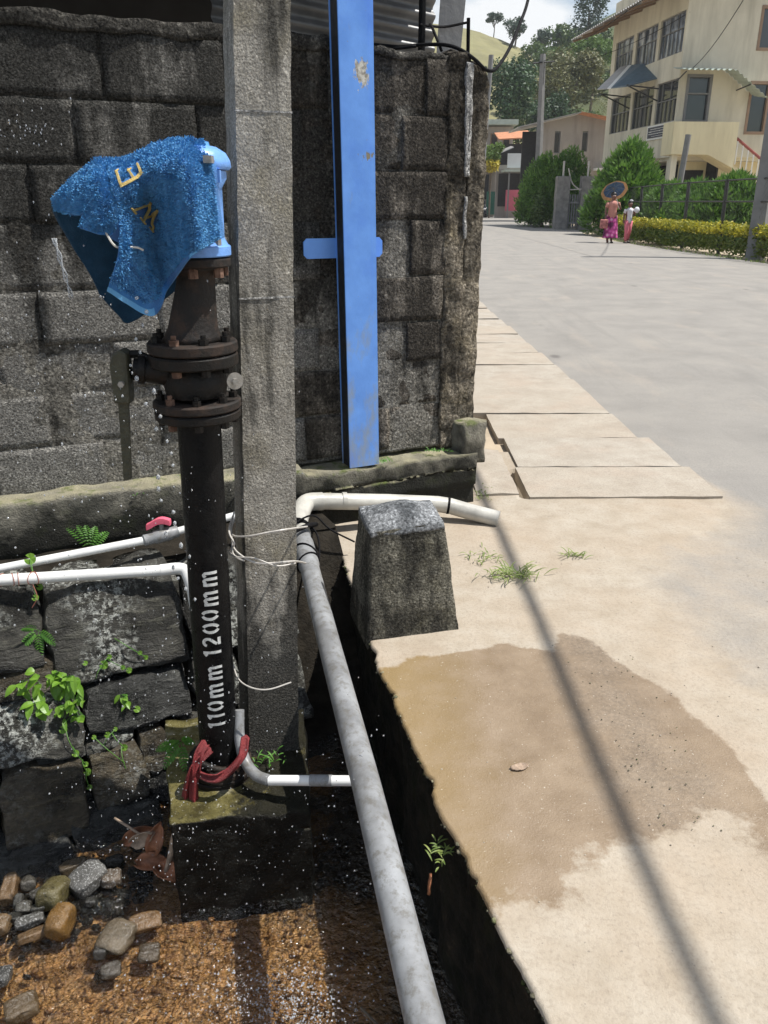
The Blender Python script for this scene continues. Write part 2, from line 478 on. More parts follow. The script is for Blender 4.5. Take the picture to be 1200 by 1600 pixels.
MAT['tree_mid'] = leaf_mat('mid_tree_leaf', (.045, .09, .022), (.11, .17, .04), .5, .25)
MAT['tree_light'] = leaf_mat('light_tree_leaf', (.07, .14, .025), (.16, .25, .05), .5, .25)
MAT['tree_olive'] = leaf_mat('olive_tree_leaf', (.085, .10, .035), (.18, .175, .07), .5, .25)
MAT['tree_blue'] = leaf_mat('grey_green_leaf', (.04, .075, .055), (.09, .135, .09), .5, .2)
MAT['yellow_leaf'] = leaf_mat('yellow_leaf', (.35, .30, .03), (.55, .46, .05), 2, .3)
MAT['bark'] = simple('bark', (.11, .085, .06), .9, .35, 6, .6, 30)
MAT['dry_grass'] = simple('dry_grass_hill', (.20, .185, .085), .95, .25, .22, .6, 3)
MAT['hill_wood'] = simple('wooded_hill', (.07, .085, .03), .95, .4, .15, .5, 2)
MAT['dead_leaf'] = simple('dead_leaf', (.26, .105, .05), .5, .6, 22, .5, 120)
MAT['wood'] = simple('bleached_stick', (.34, .25, .18), .8, .35, 50, .6, 160)

def pebble_mat(name, gloss, spk):
    m = Mat(name, (.3, .3, .3), gloss)
    p = m.obj()
    oc = m.ocol()
    n = m.noise(16, 6, .7, p)
    oc = m.mix(1., oc, (.50, .49, .46), 'MULTIPLY')
    c = m.mix(m.ramp(n, (.3, .85), (.62, 0.)), oc, m.mix(1., oc, (.35, .33, .30), 'MULTIPLY'))
    c = m.mix(m.math('MULTIPLY', m.ramp(m.noise(190, 3, .7, p), (.55, 0.), (.65, 1.)), spk), c, (.45, .45, .44))
    m.put('Base Color', c)
    m.put('Roughness', m.rng(n, .3, .7, gloss - .1, gloss + .25))
    m.bump(m.math('ADD', m.noise(95, 5, .7, p), m.math('MULTIPLY', n, 2.)), .7, .006)
    return m.m
MAT['pebble'] = pebble_mat('wet_pebble', .16, .12)
MAT['pebble_speckled'] = pebble_mat('speckled_pebble', .3, .8)

# far things
def stained(name, col, dirt):
    m = Mat(name, col, .85)
    p = m.pos()
    a = m.ramp(m.noise(1, 6, .65, m.scl(p, (1.6, 1.6, .22))), (.44, 0.), (.72, .8))
    c = m.mix(a, col, dirt)
    c = m.mix(m.ramp(m.noise(.5, 5, .6, p), (.45, 0.), (.7, .4)), c, dirt)
    m.put('Base Color', c)
    return m.m
MAT['wall_cream'] = stained('cream_wall_paint', (.63, .59, .475), (.40, .37, .29))
MAT['wall_yellow'] = stained('yellow_wall_paint', (.72, .645, .43), (.52, .45, .29))
MAT['wall_grey'] = stained('grey_render', (.36, .325, .29), (.20, .18, .165))
MAT['white_paint'] = simple('white_paint', (.74, .74, .72), .6, .08, 2)
MAT['frame_grey'] = simple('grey_window_frame', (.17, .17, .17), .6, .1, 3)
MAT['frame_brown'] = simple('brown_window_frame', (.26, .17, .11), .6, .15, 3)
def curtain_sky_glass():
    m = Mat('curtained_sky_glass', (.2, .23, .28), .12, Specular_IOR_Level=.8)
    p = m.pos()
    m.put('Base Color', m.ramp(m.noise(1, 4, .6, m.scl(p, (2.2, 2.2, 1.1))), (.42, (.05, .065, .09)), (.55, (.22, .25, .30)), (.66, (.46, .48, .50))))  # curtain pattern and sky reflection, both painted into the pane colour
    return m.m
MAT['curtain_sky_glass'] = curtain_sky_glass()
MAT['glass'] = Mat('window_glass', (.03, .035, .04), .06, Specular_IOR_Level=.9).m
MAT['dark_room'] = simple('dark_opening', (.022, .022, .024), .8, .2, 2)
MAT['tin_shed'] = simple('sooty_tin', (.16, .16, .16), .5, .35, 6, .2, 30, .3)
MAT['channel_shade'] = simple('channel_shade_dark', (.012, .013, .016), .7, .4, 12)  # near-black colour painting the shade of the channel's open side
MAT['tin'] = simple('tin_roof', (.36, .35, .34), .5, .2, 1.5, 0, 10, .3)
MAT['tin_dark'] = simple('weathered_tin', (.15, .145, .14), .6, .3, 4, .2, 30)
MAT['tin_blue'] = simple('blue_grey_tin', (.10, .15, .19), .5, .15, 2)
MAT['tin_green'] = simple('pale_green_tin', (.40, .46, .41), .5, .12, 2)
MAT['tile_orange'] = simple('orange_roof_tile', (.46, .20, .10), .8, .25, 3, .4, 8)
MAT['rail_red'] = simple('red_brown_rail', (.24, .05, .04), .5, .2, 3)
MAT['sign_navy'] = simple('navy_sign', (.018, .022, .05), .5, .1, 3)
MAT['pole_grey'] = simple('grey_pole', (.19, .19, .19), .85, .15, 3, .3, 30)
MAT['fence_black'] = simple('dark_fence_post', (.035, .035, .035), .6, .2, 5)
MAT['pillar'] = simple('weathered_pillar', (.20, .19, .18), .9, .3, 4, .5, 20)
MAT['green_paint'] = simple('green_paint', (.03, .14, .10), .6, .15, 2)
MAT['pink_paint'] = simple('pink_paint', (.52, .12, .17), .7, .1, 2)
MAT['sign_pale'] = simple('pale_sign_board', (.62, .64, .66), .6, .05, 2)
MAT['skin'] = simple('brown_skin', (.17, .075, .05), .55, .1, 20)
MAT['hair'] = simple('black_hair', (.012, .010, .009), .5, .2, 20)
MAT['top_rose'] = simple('dusty_rose_cloth', (.48, .21, .17), .85, .12, 9)
MAT['white_cloth'] = simple('white_cloth', (.72, .72, .76), .85, .07, 9)
MAT['pink_cloth'] = simple('pink_cloth', (.70, .19, .24), .85, .12, 9)
def skirt_mat():
    m = Mat('floral_skirt', (.4, .05, .2), .85)
    v = m.obj()
    d = m.vor(6.5, v)
    c = m.ramp(d, (.18, (.62, .40, .46)), (.30, (.58, .10, .34)), (.5, (.34, .03, .17)), (.7, (.10, .012, .06)))
    m.put('Base Color', c)
    return m.m
MAT['skirt'] = skirt_mat()
MAT['plaid'] = simple('plaid_bag', (.36, .13, .12), .8, .6, 12)
MAT['umb_blue'] = simple('blue_umbrella_cloth', (.06, .13, .26), .7, .5, 7)
MAT['umb_orange'] = simple('orange_umbrella_border', (.62, .36, .17), .7, .2, 8)
MAT['car_paint'] = Mat('dark_car_paint', (.03, .034, .045), .2).m
MAT['tyre'] = simple('tyre', (.02, .02, .02), .8, .2, 10)
MAT['lamp_glass'] = Mat('lamp_glass', (.7, .7, .7), .1).m

# ------------------------------------------------------------------ mesh helpers
COL = scene.collection
WLOC = {}
class MB:
    """collects faces, then becomes ONE mesh object"""
    def __init__(s, xf=None):
        s.v, s.f, s.xf = [], [], xf
    def add(s, vs, fs):
        b = len(s.v)
        s.v += [tuple(s.xf @ Vector(p)) if s.xf else tuple(p) for p in vs]
        s.f += [tuple(b + i for i in f) for f in fs]
        return s
    def box(s, x0, x1, y0, y1, z0, z1):
        vs = [(x, y, z) for z in (z0, z1) for y in (y0, y1) for x in (x0, x1)]
        return s.add(vs, [(0, 2, 3, 1), (4, 5, 7, 6), (0, 1, 5, 4), (2, 6, 7, 3), (0, 4, 6, 2), (1, 3, 7, 5)])
    def hexa(s, bot, top):
        n = len(bot)
        return s.add(list(bot) + list(top), [tuple(reversed(range(n))), tuple(range(n, 2 * n))] +
                     [(i, (i + 1) % n, n + (i + 1) % n, n + i) for i in range(n)])
    def grid(s, rows):
        h, w = len(rows), len(rows[0])
        return s.add([p for r in rows for p in r],
                     [(i * w + j, i * w + j + 1, (i + 1) * w + j + 1, (i + 1) * w + j) for i in range(h - 1) for j in range(w - 1)])
    def tube(s, pts, r, seg=10, caps=True):
        pts = [Vector(p) for p in pts]
        n = len(pts)
        rr = r if isinstance(r, (list, tuple)) else [r] * n
        t0 = (pts[1] - pts[0]).normalized()
        up = Vector((0, 0, 1)) if abs(t0.z) < .9 else Vector((0, -1, 0))
        a = t0.cross(up).normalized()
        vs = []
        for i, p in enumerate(pts):
            t = ((pts[min(i + 1, n - 1)] - pts[i]).normalized() if i == 0 else
                 (pts[i] - pts[i - 1]).normalized() if i == n - 1 else
                 ((pts[i + 1] - pts[i]).normalized() + (pts[i] - pts[i - 1]).normalized()).normalized())
            if t.length < .5:
                t = t0
            a = (a - t * a.dot(t)).normalized()
            b = t.cross(a)
            for k in range(seg):
                q = 2 * math.pi * k / seg
                vs.append(p + a * (math.cos(q) * rr[i]) + b * (math.sin(q) * rr[i]))
        fs = [(i * seg + k, i * seg + (k + 1) % seg, (i + 1) * seg + (k + 1) % seg, (i + 1) * seg + k)
              for i in range(n - 1) for k in range(seg)]
        if caps:
            fs += [tuple(reversed(range(seg))), tuple((n - 1) * seg + k for k in range(seg))]
        return s.add(vs, fs)
    def lathe(s, prof, cx, cy, seg=20, lean=None):
        """profile of (radius, z); lean(z) -> x offset"""
        vs = []
        for r, z in prof:
            ox = lean(z) if lean else 0
            for k in range(seg):
                q = 2 * math.pi * k / seg
                vs.append((cx + ox + r * math.cos(q), cy + r * math.sin(q), z))
        n = len(prof)
        fs = [(i * seg + k, i * seg + (k + 1) % seg, (i + 1) * seg + (k + 1) % seg, (i + 1) * seg + k)
              for i in range(n - 1) for k in range(seg)]
        fs += [tuple(reversed(range(seg))), tuple((n - 1) * seg + k for k in range(seg))]
        return s.add(vs, fs)
    def ico(s, c, r, sub=1, sq=(1, 1, 1), amp=0, fr=3, seed=0):
        bm = bmesh.new()
        bmesh.ops.create_icosphere(bm, subdivisions=sub, radius=1)
        vs = []
        for v in bm.verts:
            p = v.co.copy()
            k = 1 + (amp * noise.noise(p * fr + Vector((seed * 7.3, seed * 3.1, 0))) if amp else 0)
            vs.append((c[0] + p.x * r * sq[0] * k, c[1] + p.y * r * sq[1] * k, c[2] + p.z * r * sq[2] * k))
        fs = [tuple(v.index for v in f.verts) for f in bm.faces]
        bm.free()
        return s.add(vs, fs)
    def rough(s, lo, hi, res, amp=.006, fr=9, rnd=0., seed=0, warp=None):
        """a box with subdivided faces, rounded and roughened by noise"""
        idx, vs, fs = {}, [], []
        c = [(lo[i] + hi[i]) / 2 for i in range(3)]
        h = [(hi[i] - lo[i]) / 2 for i in range(3)]
        def vert(p):
            k = tuple(round(q, 4) for q in p)
            if k not in idx:
                q = Vector(p)
                if rnd:
                    q = q.lerp(q.normalized() * 1.28, rnd)
                w = Vector((c[0] + q.x * h[0], c[1] + q.y * h[1], c[2] + q.z * h[2]))
                if warp:
                    w = Vector(warp(w))
                d = noise.noise_vector(w * fr + Vector((seed * 5.7, seed * 1.9, seed)))
                d2 = noise.noise_vector(w * fr * 3.1 + Vector((seed, seed * 4.9, 2)))
                idx[k] = len(vs)
                vs.append(w + d * amp + d2 * amp * .45)
            return idx[k]
        for ax in range(3):
            u, v = (ax + 1) % 3, (ax + 2) % 3
            for sg in (-1, 1):
                for i in range(res[u]):
                    for j in range(res[v]):
                        q = []
                        for (a, b) in ((0, 0), (1, 0), (1, 1), (0, 1)):
                            p = [0, 0, 0]
                            p[ax] = sg
                            p[u] = -1 + 2 * (i + a) / res[u]
                            p[v] = -1 + 2 * (j + b) / res[v]
                            q.append(vert(p))
                        fs.append(tuple(q if sg > 0 else reversed(q)))
        return s.add(vs, fs)
    def mesh(s, name):
        me = bpy.data.meshes.new(name)
        me.from_pydata(s.v, [], s.f)
        me.update()
        return me
    def build(s, name, mat, parent=None, smooth=False, loc=None, rot=0.):
        return put(name, s.mesh(name), mat, parent, smooth, loc, rot)

def put(name, me, mat, parent=None, smooth=False, loc=None, rot=0.):
    """link a mesh; loc is its world place (None: the vertices already are in world coordinates)"""
    m = MAT[mat] if isinstance(mat, str) else mat
    if not me.materials:
        me.materials.append(m)
    if smooth is True:
        for p in me.polygons:
            p.use_smooth = True
    elif smooth:
        for p in me.polygons:
            p.use_smooth = True
        me.set_sharp_from_angle(angle=R(smooth))
    o = bpy.data.objects.new(name, me)
    COL.objects.link(o)
    L = Vector(loc) if loc is not None else Vector((0, 0, 0))
    if parent:
        o.parent = parent
        o.location = L - WLOC[parent.name]
    else:
        o.location = L
    o.rotation_euler.z = rot
    WLOC[o.name] = L
    return o

def thing(name, label, cat, loc=(0, 0, 0), group=None):
    o = bpy.data.objects.new(name, None)
    COL.objects.link(o)
    o.empty_display_size = .1
    o.location = loc
    WLOC[o.name] = Vector(loc)
    o['label'] = label
    o['category'] = cat
    if group:
        o['group'] = group
    return o
def tag(o, label, cat, group=None):
    o['label'] = label
    o['category'] = cat
    if group:
        o['group'] = group
    return o
def kind(o, k):
    o['kind'] = k
    return o
def copy_tree(root, loc, rot=0., scale=None, label=None):
    c = root.copy()
    COL.objects.link(c)
    c.location = loc
    c.rotation_euler.z = rot
    if scale:
        c.scale = scale
    if label:
        c['label'] = label
    def kids(a, b):
        for ch in a.children:
            d = ch.copy()
            COL.objects.link(d)
            d.parent = b
            kids(ch, d)
    kids(root, c)
    return c

def curve(pts, n=8):
    """Catmull-Rom through the points"""
    P = [Vector(p) for p in pts]
    P = [P[0] * 2 - P[1]] + P + [P[-1] * 2 - P[-2]]
    out = []
    for i in range(1, len(P) - 2):
        for k in range(n):
            t = k / n
            a, b, c, d = P[i - 1], P[i], P[i + 1], P[i + 2]
            out.append(.5 * ((2 * b) + (c - a) * t + (2 * a - 5 * b + 4 * c - d) * t * t + (3 * b - a - 3 * c + d) * t ** 3))
    out.append(P[-2])
    return out
def surface(ctrl, nu, nv):
    """smooth grid through a net of control points (rows of points)"""
    rows = [curve(r, nu) for r in ctrl]
    cols = [curve([r[j] for r in rows], nv) for j in range(len(rows[0]))]
    return [[cols[j][i] for j in range(len(cols))] for i in range(len(cols[0]))]

# frame of the block wall: s runs along it (to the right and away), n stands out towards the street
WA = R(25.4)
WX, WN, W0 = Vector((math.cos(WA), math.sin(WA), 0)), Vector((math.sin(WA), -math.cos(WA), 0)), Vector((.455, 3.74, 0))
def Wp(s, n, z):
    return W0 + WX * s + WN * n + Vector((0, 0, z))
WXF = Matrix.Translation(W0) @ Matrix.Rotation(WA, 4, 'Z')       # local (s, -n, z)

# ------------------------------------------------------------------ the setting: ground, road, drain
def seg_dist(p, a, b):
    ab = (b[0] - a[0], b[1] - a[1])
    t = max(0, min(1, ((p[0] - a[0]) * ab[0] + (p[1] - a[1]) * ab[1]) / (ab[0] ** 2 + ab[1] ** 2)))
    return math.hypot(p[0] - a[0] - ab[0] * t, p[1] - a[1] - ab[1] * t)
def poly_sd(p, poly):
    d = min(seg_dist(p, poly[i - 1], poly[i]) for i in range(len(poly)))
    ins = False
    for i in range(len(poly)):
        a, b = poly[i - 1], poly[i]
        if (a[1] > p[1]) != (b[1] > p[1]) and p[0] < (b[0] - a[0]) * (p[1] - a[1]) / (b[1] - a[1]) + a[0]:
            ins = not ins
    return d if ins else -d
def edge_x(y):
    """left edge of the concrete apron where it drops into the drain"""
    e = [(-4., 1.62), (1.024, .297), (1.522, .154), (2.234, -.021), (2.899, -.141), (3.292, -.235), (3.40, -.29), (6, -.3)]
    for (y0, x0), (y1, x1) in zip(e, e[1:]):
        if y <= y1:
            x = x0 + (x1 - x0) * (y - y0) / (y1 - y0)
            break
    return x + .018 * noise.noise(Vector((y * 6, 1, 0))) + .035 * max(0, noise.noise(Vector((y * 11, 4, 0))) - .12) + .03 * max(0, noise.noise(Vector((y * 29, 9, 0))) - .25) + .004 * noise.noise(Vector((y * 60, 2, 0)))
WET = [(-.05, 2.20), (.213, 2.313), (.432, 2.354), (.558, 2.333), (.605, 2.462), (.702, 2.396), (.812, 2.178), (.921, 1.927), (.967, 1.732),
       (.945, 1.50), (.90, 1.44), (.845, 1.555), (.755, 1.543), (.598, 1.46), (.427, 1.365), (.275, 1.22), (.1, 1.2)]
ASPH = [(1.0, 3.02), (1.43, 3.30), (1.73, 3.60), (1.76, 3.88), (1.64, 4.43), (1.59, 5.65), (1.55, 7.), (12, 7), (12, -6), (1.35, -6), (1.32, 1.2), (1.14, 2.0), (.98, 2.5)]
ASPH_IN = [(1.66, 3.25), (1.9, 3.7), (12, 3.7), (12, -6), (2.1, -6), (1.6, 1.4), (1.5, 2.4)]
def ground_mesh(name, rows):
    mb = MB().grid(rows)
    me = mb.mesh(name)
    a = me.attributes.new('asph', 'FLOAT', 'POINT')
    w = me.attributes.new('wet', 'FLOAT', 'POINT')
    for i, v in enumerate(mb.v):
        if name == 'road':
            a.data[i].value = 1.
            w.data[i].value = 0.
        else:
            sd = poly_sd(v, ASPH)
            k = max(0, min(1, (v[1] - 3.1) / .8))       # crisp edge beyond, sand drifting over it nearby
            a.data[i].value = max(0, min(.50 + .5 * k, .5 + sd / (.55 - .43 * k) * .5 - .16 * (1 - k)))
            sw = poly_sd(v, WET)
            soft = .06 if v[1] > 1.6 else .24
            w.data[i].value = max(0, min(1, .5 + sw / soft * .5))
    return put(name, me, 'ground', smooth=True)
rows = []
ys = [-4 + .25 * i for i in range(17)] + [.25 + .02 * i for i in range(1, 26)] + [.75 + .011 * i for i in range(1, 245)] + [3.45 + .02 * i for i in range(1, 59)]
for y in ys:
    x0 = edge_x(y)
    xs = [x0, x0 + .004, x0 + .012] + [x0 + .012 + (1.75 - x0) * k / 95 for k in range(1, 96)] + [1.95, 2.2, 2.6, 3.0]
    rows.append([(x, y, .006 * noise.noise(Vector((x * 2.2, y * 2.2, 0))) + .0025 * noise.noise(Vector((x * 14, y * 14, 3)))
                  - (.012 if i == 0 else 0) - (.25 if .692 < x < .742 and 3.80 < y < 4.27 else 0)) for i, x in enumerate(xs)])
kind(ground_mesh('ground', rows), 'structure')

LEFT = [(3.0, -6), (3.0, 4.59), (1.62, 4.60), (1.55, 6), (1.5, 7.5), (1.43, 11.4), (1.5, 20), (2.2, 35), (4, 55), (7, 78), (10, 100), (14, 132)]
RIGHT = [(10.8, -6), (10.0, 4.59), (10.0, 4.60), (9.9, 6), (9.85, 7.5), (9.7, 11.4), (9.3, 20.2), (8.8, 34.8), (10.7, 48.5), (12.9, 76), (14.8, 96), (18.5, 132)]
LEFT[7] = (2.4, 34.8); LEFT[8] = (3.8, 48.5); LEFT[9] = (6.4, 76); LEFT[10] = (9.4, 96)
lc, rc = curve([(x, y, 0) for x, y in LEFT[2:]], 10), curve([(x, y, 0) for x, y in RIGHT[2:]], 10)
lc = [Vector((p.x + .03 * noise.noise(Vector((p.y * 3, 0, 0))), p.y, 0)) for p in lc]
rows = [[(a.x + (b.x - a.x) * k / 24, a.y + (b.y - a.y) * k / 24, .0 + .06 * math.sin(math.pi * k / 24) * min(1, (a.y - 4.6) / 8)) for k in range(25)] for a, b in zip(lc, rc)]
kind(ground_mesh('road', rows), 'structure')
rows = [[(3.0 + (xr - 3.0) * k / 8, y, 0) for k in range(9)] for y, xr in ((-6, 10.8), (-2, 10.4), (2, 10.1), (4.6, 10.0))]
kind(ground_mesh('road', rows), 'structure')

t = MB()
t.grid([[(x, y, -.03) for x in (-60, -10, .2, 4, 12, 40, 140)] for y in (4.61, 20, 50, 100, 140)])
t.grid([[(x, y, -.03) for x in (9.6, 20, 60, 140)] for y in (-12, 0, 4.61)])
a, b = Wp(-9, -.5, -.03), Wp(.3, -.5, -.03)
t.add([a, b, (b.x, 4.61, -.03), (-60, 4.61, -.03), (-60, a.y, -.03)], [(0, 1, 2, 3, 4)])
kind(t.build('terrain', 'terrain'), 'structure')

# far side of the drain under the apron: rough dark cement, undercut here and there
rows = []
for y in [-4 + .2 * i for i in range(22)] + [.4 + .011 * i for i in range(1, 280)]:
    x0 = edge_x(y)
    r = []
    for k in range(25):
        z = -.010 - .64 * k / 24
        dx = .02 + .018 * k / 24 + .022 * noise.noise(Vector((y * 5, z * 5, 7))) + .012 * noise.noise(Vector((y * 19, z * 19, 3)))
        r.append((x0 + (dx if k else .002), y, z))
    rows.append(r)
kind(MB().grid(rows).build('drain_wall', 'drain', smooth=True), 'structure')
rows = []
for i in range(96):
    y = -.2 + .034 * i
    rows.append([(x, y, -.605 + .022 * noise.noise(Vector((x * 4, y * 4, 1))) + .014 * noise.noise(Vector((x * 13, y * 13, 5)))
                  + .006 * noise.noise(Vector((x * 40, y * 40, 2))) + max(0, -x - 1.0) * .05) for x in [-3.2 + .2 * k for k in range(7)] + [-1.9 + .026 * k for k in range(1, 96)]])
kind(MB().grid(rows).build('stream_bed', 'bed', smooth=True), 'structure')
kind(MB().grid([[(x, y, -.560 + .004 * noise.noise(Vector((x * 7, y * 7, 0)))) for x in [-3 + .06 * k for k in range(60)]] for y in [-.2 + .06 * k for k in range(55)]]).build('stream_water', 'water', smooth=True), 'structure')

# ------------------------------------------------------------------ walkway of cement slabs over the drain
walk = bpy.data.objects.new('walkway', None)
COL.objects.link(walk)
WLOC[walk.name] = Vector((0, 0, 0))
kind(walk, 'structure')
SY = [3.785, 4.274, 4.869, 5.485, 6.648, 7.291, 7.917, 8.506, 9.091, 9.70, 10.34, 10.95, 11.44]
SY += [12.05 + .62 * k for k in range(13)]
for i, (y0, y1) in enumerate(zip(SY, SY[1:])):
    xl = .735 + .02 * math.sin(i * 2.1) if i < 3 else .50
    xr = (1.735 - .085 * (y0 + y1 - 7.57) / 1.8 if i < 3 else 1.61 - .028 * ((y0 + y1) / 2 - 5.4)) + .008 * math.sin(i * 1.7)
    xr = max(1.44, xr)
    rt = .012 * math.sin(i * 3.3)
    m = MB().rough((xl, y0 + .004, -.06), (xr, y1 - .005, .013 + .004 * math.sin(i * 2.7)), (30, 14, 1), .003, 6, .0, i,
                   warp=lambda w, y0=y0, rt=rt: (w.x, w.y + (w.x - 1.1) * (.012 + rt), w.z + rt * .5 * (w.x - 1)))
    m.build('slab', 'slab', walk, smooth=35)
kb = MB()
kb.rough((.47, 3.84, -.3), (.69, 4.62, .012), (8, 20, 3), .012, 6, .02, 3)
kb.rough((.46, 4.64, -.3), (.55, 9, .015), (3, 60, 2), .008, 6, .02, 4)
kb.build('kerb_strip', 'slab', walk, smooth=40)

# ------------------------------------------------------------------ block wall
wall = thing('block_wall', 'weathered grey cement block wall with sooty top courses behind the standpipe', 'wall', Wp(-1.5, -.2, 0))
zs = [.295, .50, .705, .89, 1.09, 1.326, 1.524, 1.738, 1.955]
def block_mesh(L, H, seed):
    return MB().rough((-L / 2, -.07, -H / 2), (L / 2, .07, H / 2), (16, 3, 8), .0032, 12, .006, seed).mesh('block')
cnt = 0
for c, (z0, z1) in enumerate(zip(zs, zs[1:])):
    joints = {7: -1.546, 6: -1.664, 5: -1.84, 4: -1.60, 3: -1.86, 2: -1.62, 1: -1.88, 0: -1.7}[c]
    s = joints - .43 * 6
    while s < -.16:
        L = .43 + .012 * math.sin(cnt * 2.3 + c)
        e = min(s + L, -.135)
        if e > -4.2 and e - s > .05:
            g = .007 + .004 * math.sin(cnt)
            me = block_mesh(e - s - g, z1 - z0 - .009, cnt)
            dark = (s + e) / 2 > -.9
            o = put('block', me, 'block_dark' if dark else 'block', wall, True,
                    Wp((s + e) / 2, -.195 + .006 * math.sin(cnt * 1.9), (z0 + z1) / 2), WA + .006 * math.sin(cnt * 3.1))
            o.rotation_euler.y = .006 * math.sin(cnt * 2.9)
        s += L
        cnt += 1
mo = MB(WXF)
mo.rough((-4.2, .1295, .28), (-.14, .262, 1.95), (300, 2, 150), .0042, 12, .0, 2)
mo.build('mortar', 'mortar', wall, smooth=True)
cp = MB(WXF)
cp.rough((-4.2, .115, 1.948), (-.55, .275, 2.0), (130, 5, 3), .012, 8, .02, 5)
cp.rough((-.53, .115, 1.945), (-.14, .275, 1.972), (20, 5, 2), .018, 8, .06, 6)
cp.build('coping', 'mortar', wall, smooth=True)
pl = MB(WXF)
pl.rough((-4.2, .0, -.62), (.0, .26, .292), (190, 10, 44), .011, 8, .0, 9,
         warp=lambda w: (w.x, w.y + (.02 if w.z < .1 else 0), w.z + (.03 * (-.4 - w.x) / 1.6 if w.z > .2 else 0) - (.03 if w.z > .2 and w.x > -.9 else 0) + .018 * noise.noise(Vector((w.x * 3, 0, 3)))))
pl.build('plinth', 'plinth', wall, smooth=True)

pier = thing('wall_pier', 'rough crumbling cement pier ending the block wall at the walkway', 'pier', Wp(-.03, -.2, .0))
q = MB(WXF)
q.rough((-.145, .115, .26), (-.048, .28, 1.985), (8, 8, 90), .013, 13, .05, 21)
q.build('core', 'pier', pier, smooth=True)
q = MB(WXF)
q.rough((-.046, .118, .30), (.048, .36, 1.95), (9, 10, 100), .009, 14, .10, 24, warp=lambda w: (w.x + .012 * (w.z - 1) - (max(0, w.z - 1.85) * .25 if w.x > 0 else 0), w.y, w.z))
q.build('outer_render', 'pier', pier, smooth=True)
q = MB(WXF)
q.rough((-.070, .103, 1.50), (-.036, .132, 1.945), (6, 3, 40), .006, 14, .0, 5, warp=lambda w: (w.x + (.012 if w.x < -.05 else 0) * (1.945 - w.z) / .445, w.y, w.z))
q.rough((-.058, .104, 1.24), (-.046, .132, 1.42), (4, 3, 20), .006, 14, .0, 8, warp=lambda w: (w.x + .02 * (1.42 - w.z), w.y, w.z))
q.build('pale_patch', 'pale_render', pier, smooth=True)
q = MB(WXF)
q.rough((-.07, .01, .20), (.055, .25, .405), (9, 10, 10), .014, 9, .12, 31)
q.build('foot', 'plinth', pier, smooth=True)

# ------------------------------------------------------------------ rubble wall below
rub = thing('rubble_wall', 'dark mossy rubble stone wall rising from the stream under the pipes', 'wall', Wp(-1.7, .5, -.6))
def rub_n(z):
    return .27 + (.15 - z) * .74
bk = MB()
bk.grid([[Wp(s, rub_n(z) - .075 + .02 * noise.noise(Vector((s * 6, z * 6, 0))), z) for s in [-4.2 + .06 * k for k in range(57)]] for z in [-.75 + .05 * k for k in range(18)] + [.10]])
bk.grid([[Wp(s, n, .105 + .012 * noise.noise(Vector((s * 8, n * 8, 0)))) for s in [-4.2 + .06 * k for k in range(57)]] for n in (.24, .1, -.02)])
bk.build('backing', 'earth', rub, smooth=True)
STONES = [  # s0, s1, z0, z1, proud, roundness, material, seed
    (-2.03, -1.57, -.163, .112, .03, .16, 'rubble', 1), (-2.33, -2.05, -.10, .14, .0, .2, 'rubble', 2), (-1.54, -1.31, -.17, .09, .0, .2, 'rubble', 3),
    (-2.29, -1.97, -.345, -.19, .03, .25, 'rubble', 4), (-2.22, -2.00, -.185, -.115, -.01, .2, 'rubble_brown', 5), (-1.95, -1.59, -.325, -.20, .02, .2, 'rubble_slate', 6),
    (-2.24, -1.99, -.545, -.378, .05, .22, 'rubble_brown', 7), (-1.965, -1.80, -.515, -.375, .03, .22, 'rubble_brown', 8), (-1.79, -1.70, -.455, -.35, .02, .3, 'rubble_brown', 9),
    (-2.33, -2.06, -.635, -.54, .08, .2, 'rubble_slate', 10), (-2.05, -1.76, -.60, -.525, .04, .15, 'rubble_slate', 11), (-2.05, -1.80, -.69, -.61, .07, .15, 'rubble_slate', 12),
    (-1.56, -1.39, -.345, -.19, .0, .25, 'rubble', 13), (-1.79, -1.71, -.54, -.465, .01, .3, 'rubble_slate', 14), (-2.42, -2.26, -.49, -.36, .02, .25, 'rubble_brown', 15),
    (-1.62, -1.42, -.46, -.355, .0, .25, 'rubble', 16), (-1.97, -1.80, -.365, -.335, -.005, .3, 'rubble', 17), (-2.13, -1.98, -.372, -.35, -.01, .3, 'rubble_slate', 18),
    (-1.36, -1.12, -.2, .09, -.02, .2, 'rubble', 19), (-1.37, -1.15, -.45, -.22, -.02, .2, 'rubble', 20), (-1.64, -1.56, -.18, .06, -.01, .3, 'rubble', 21),
    (-1.70, -1.60, -.60, -.47, .0, .25, 'rubble', 22), (-2.62, -2.36, -.2, .12, .01, .2, 'rubble', 23), (-2.95, -2.65, -.15, .12, .02, .2, 'rubble', 24),
    (-2.72, -2.44, -.38, -.22, .02, .2, 'rubble_slate', 25), (-2.70, -2.36, -.62, -.40, .03, .2, 'rubble', 26), (-3.05, -2.74, -.5, -.18, .02, .2, 'rubble', 27), (-3.4, -3.08, -.45, .1, .02, .2, 'rubble', 28)]
for s0, s1, z0, z1, pr, rd, mt, sd in STONES:
    d = .14
    w = (s1 - s0) / 2
    ry = .10 * math.sin(sd * 2.7)
    q = MB(WXF)
    sc = (s0 + s1) / 2
    q.rough((s0, -.05 - pr, z0), (s1, d, z1), (14, 6, 10), .023, 7.5, rd, sd,
            warp=lambda p, sc=sc, ry=ry: (p.x, p.y - rub_n(p.z), p.z + (p.x - sc) * ry))
    q.build('stone', mt, rub, smooth=True)

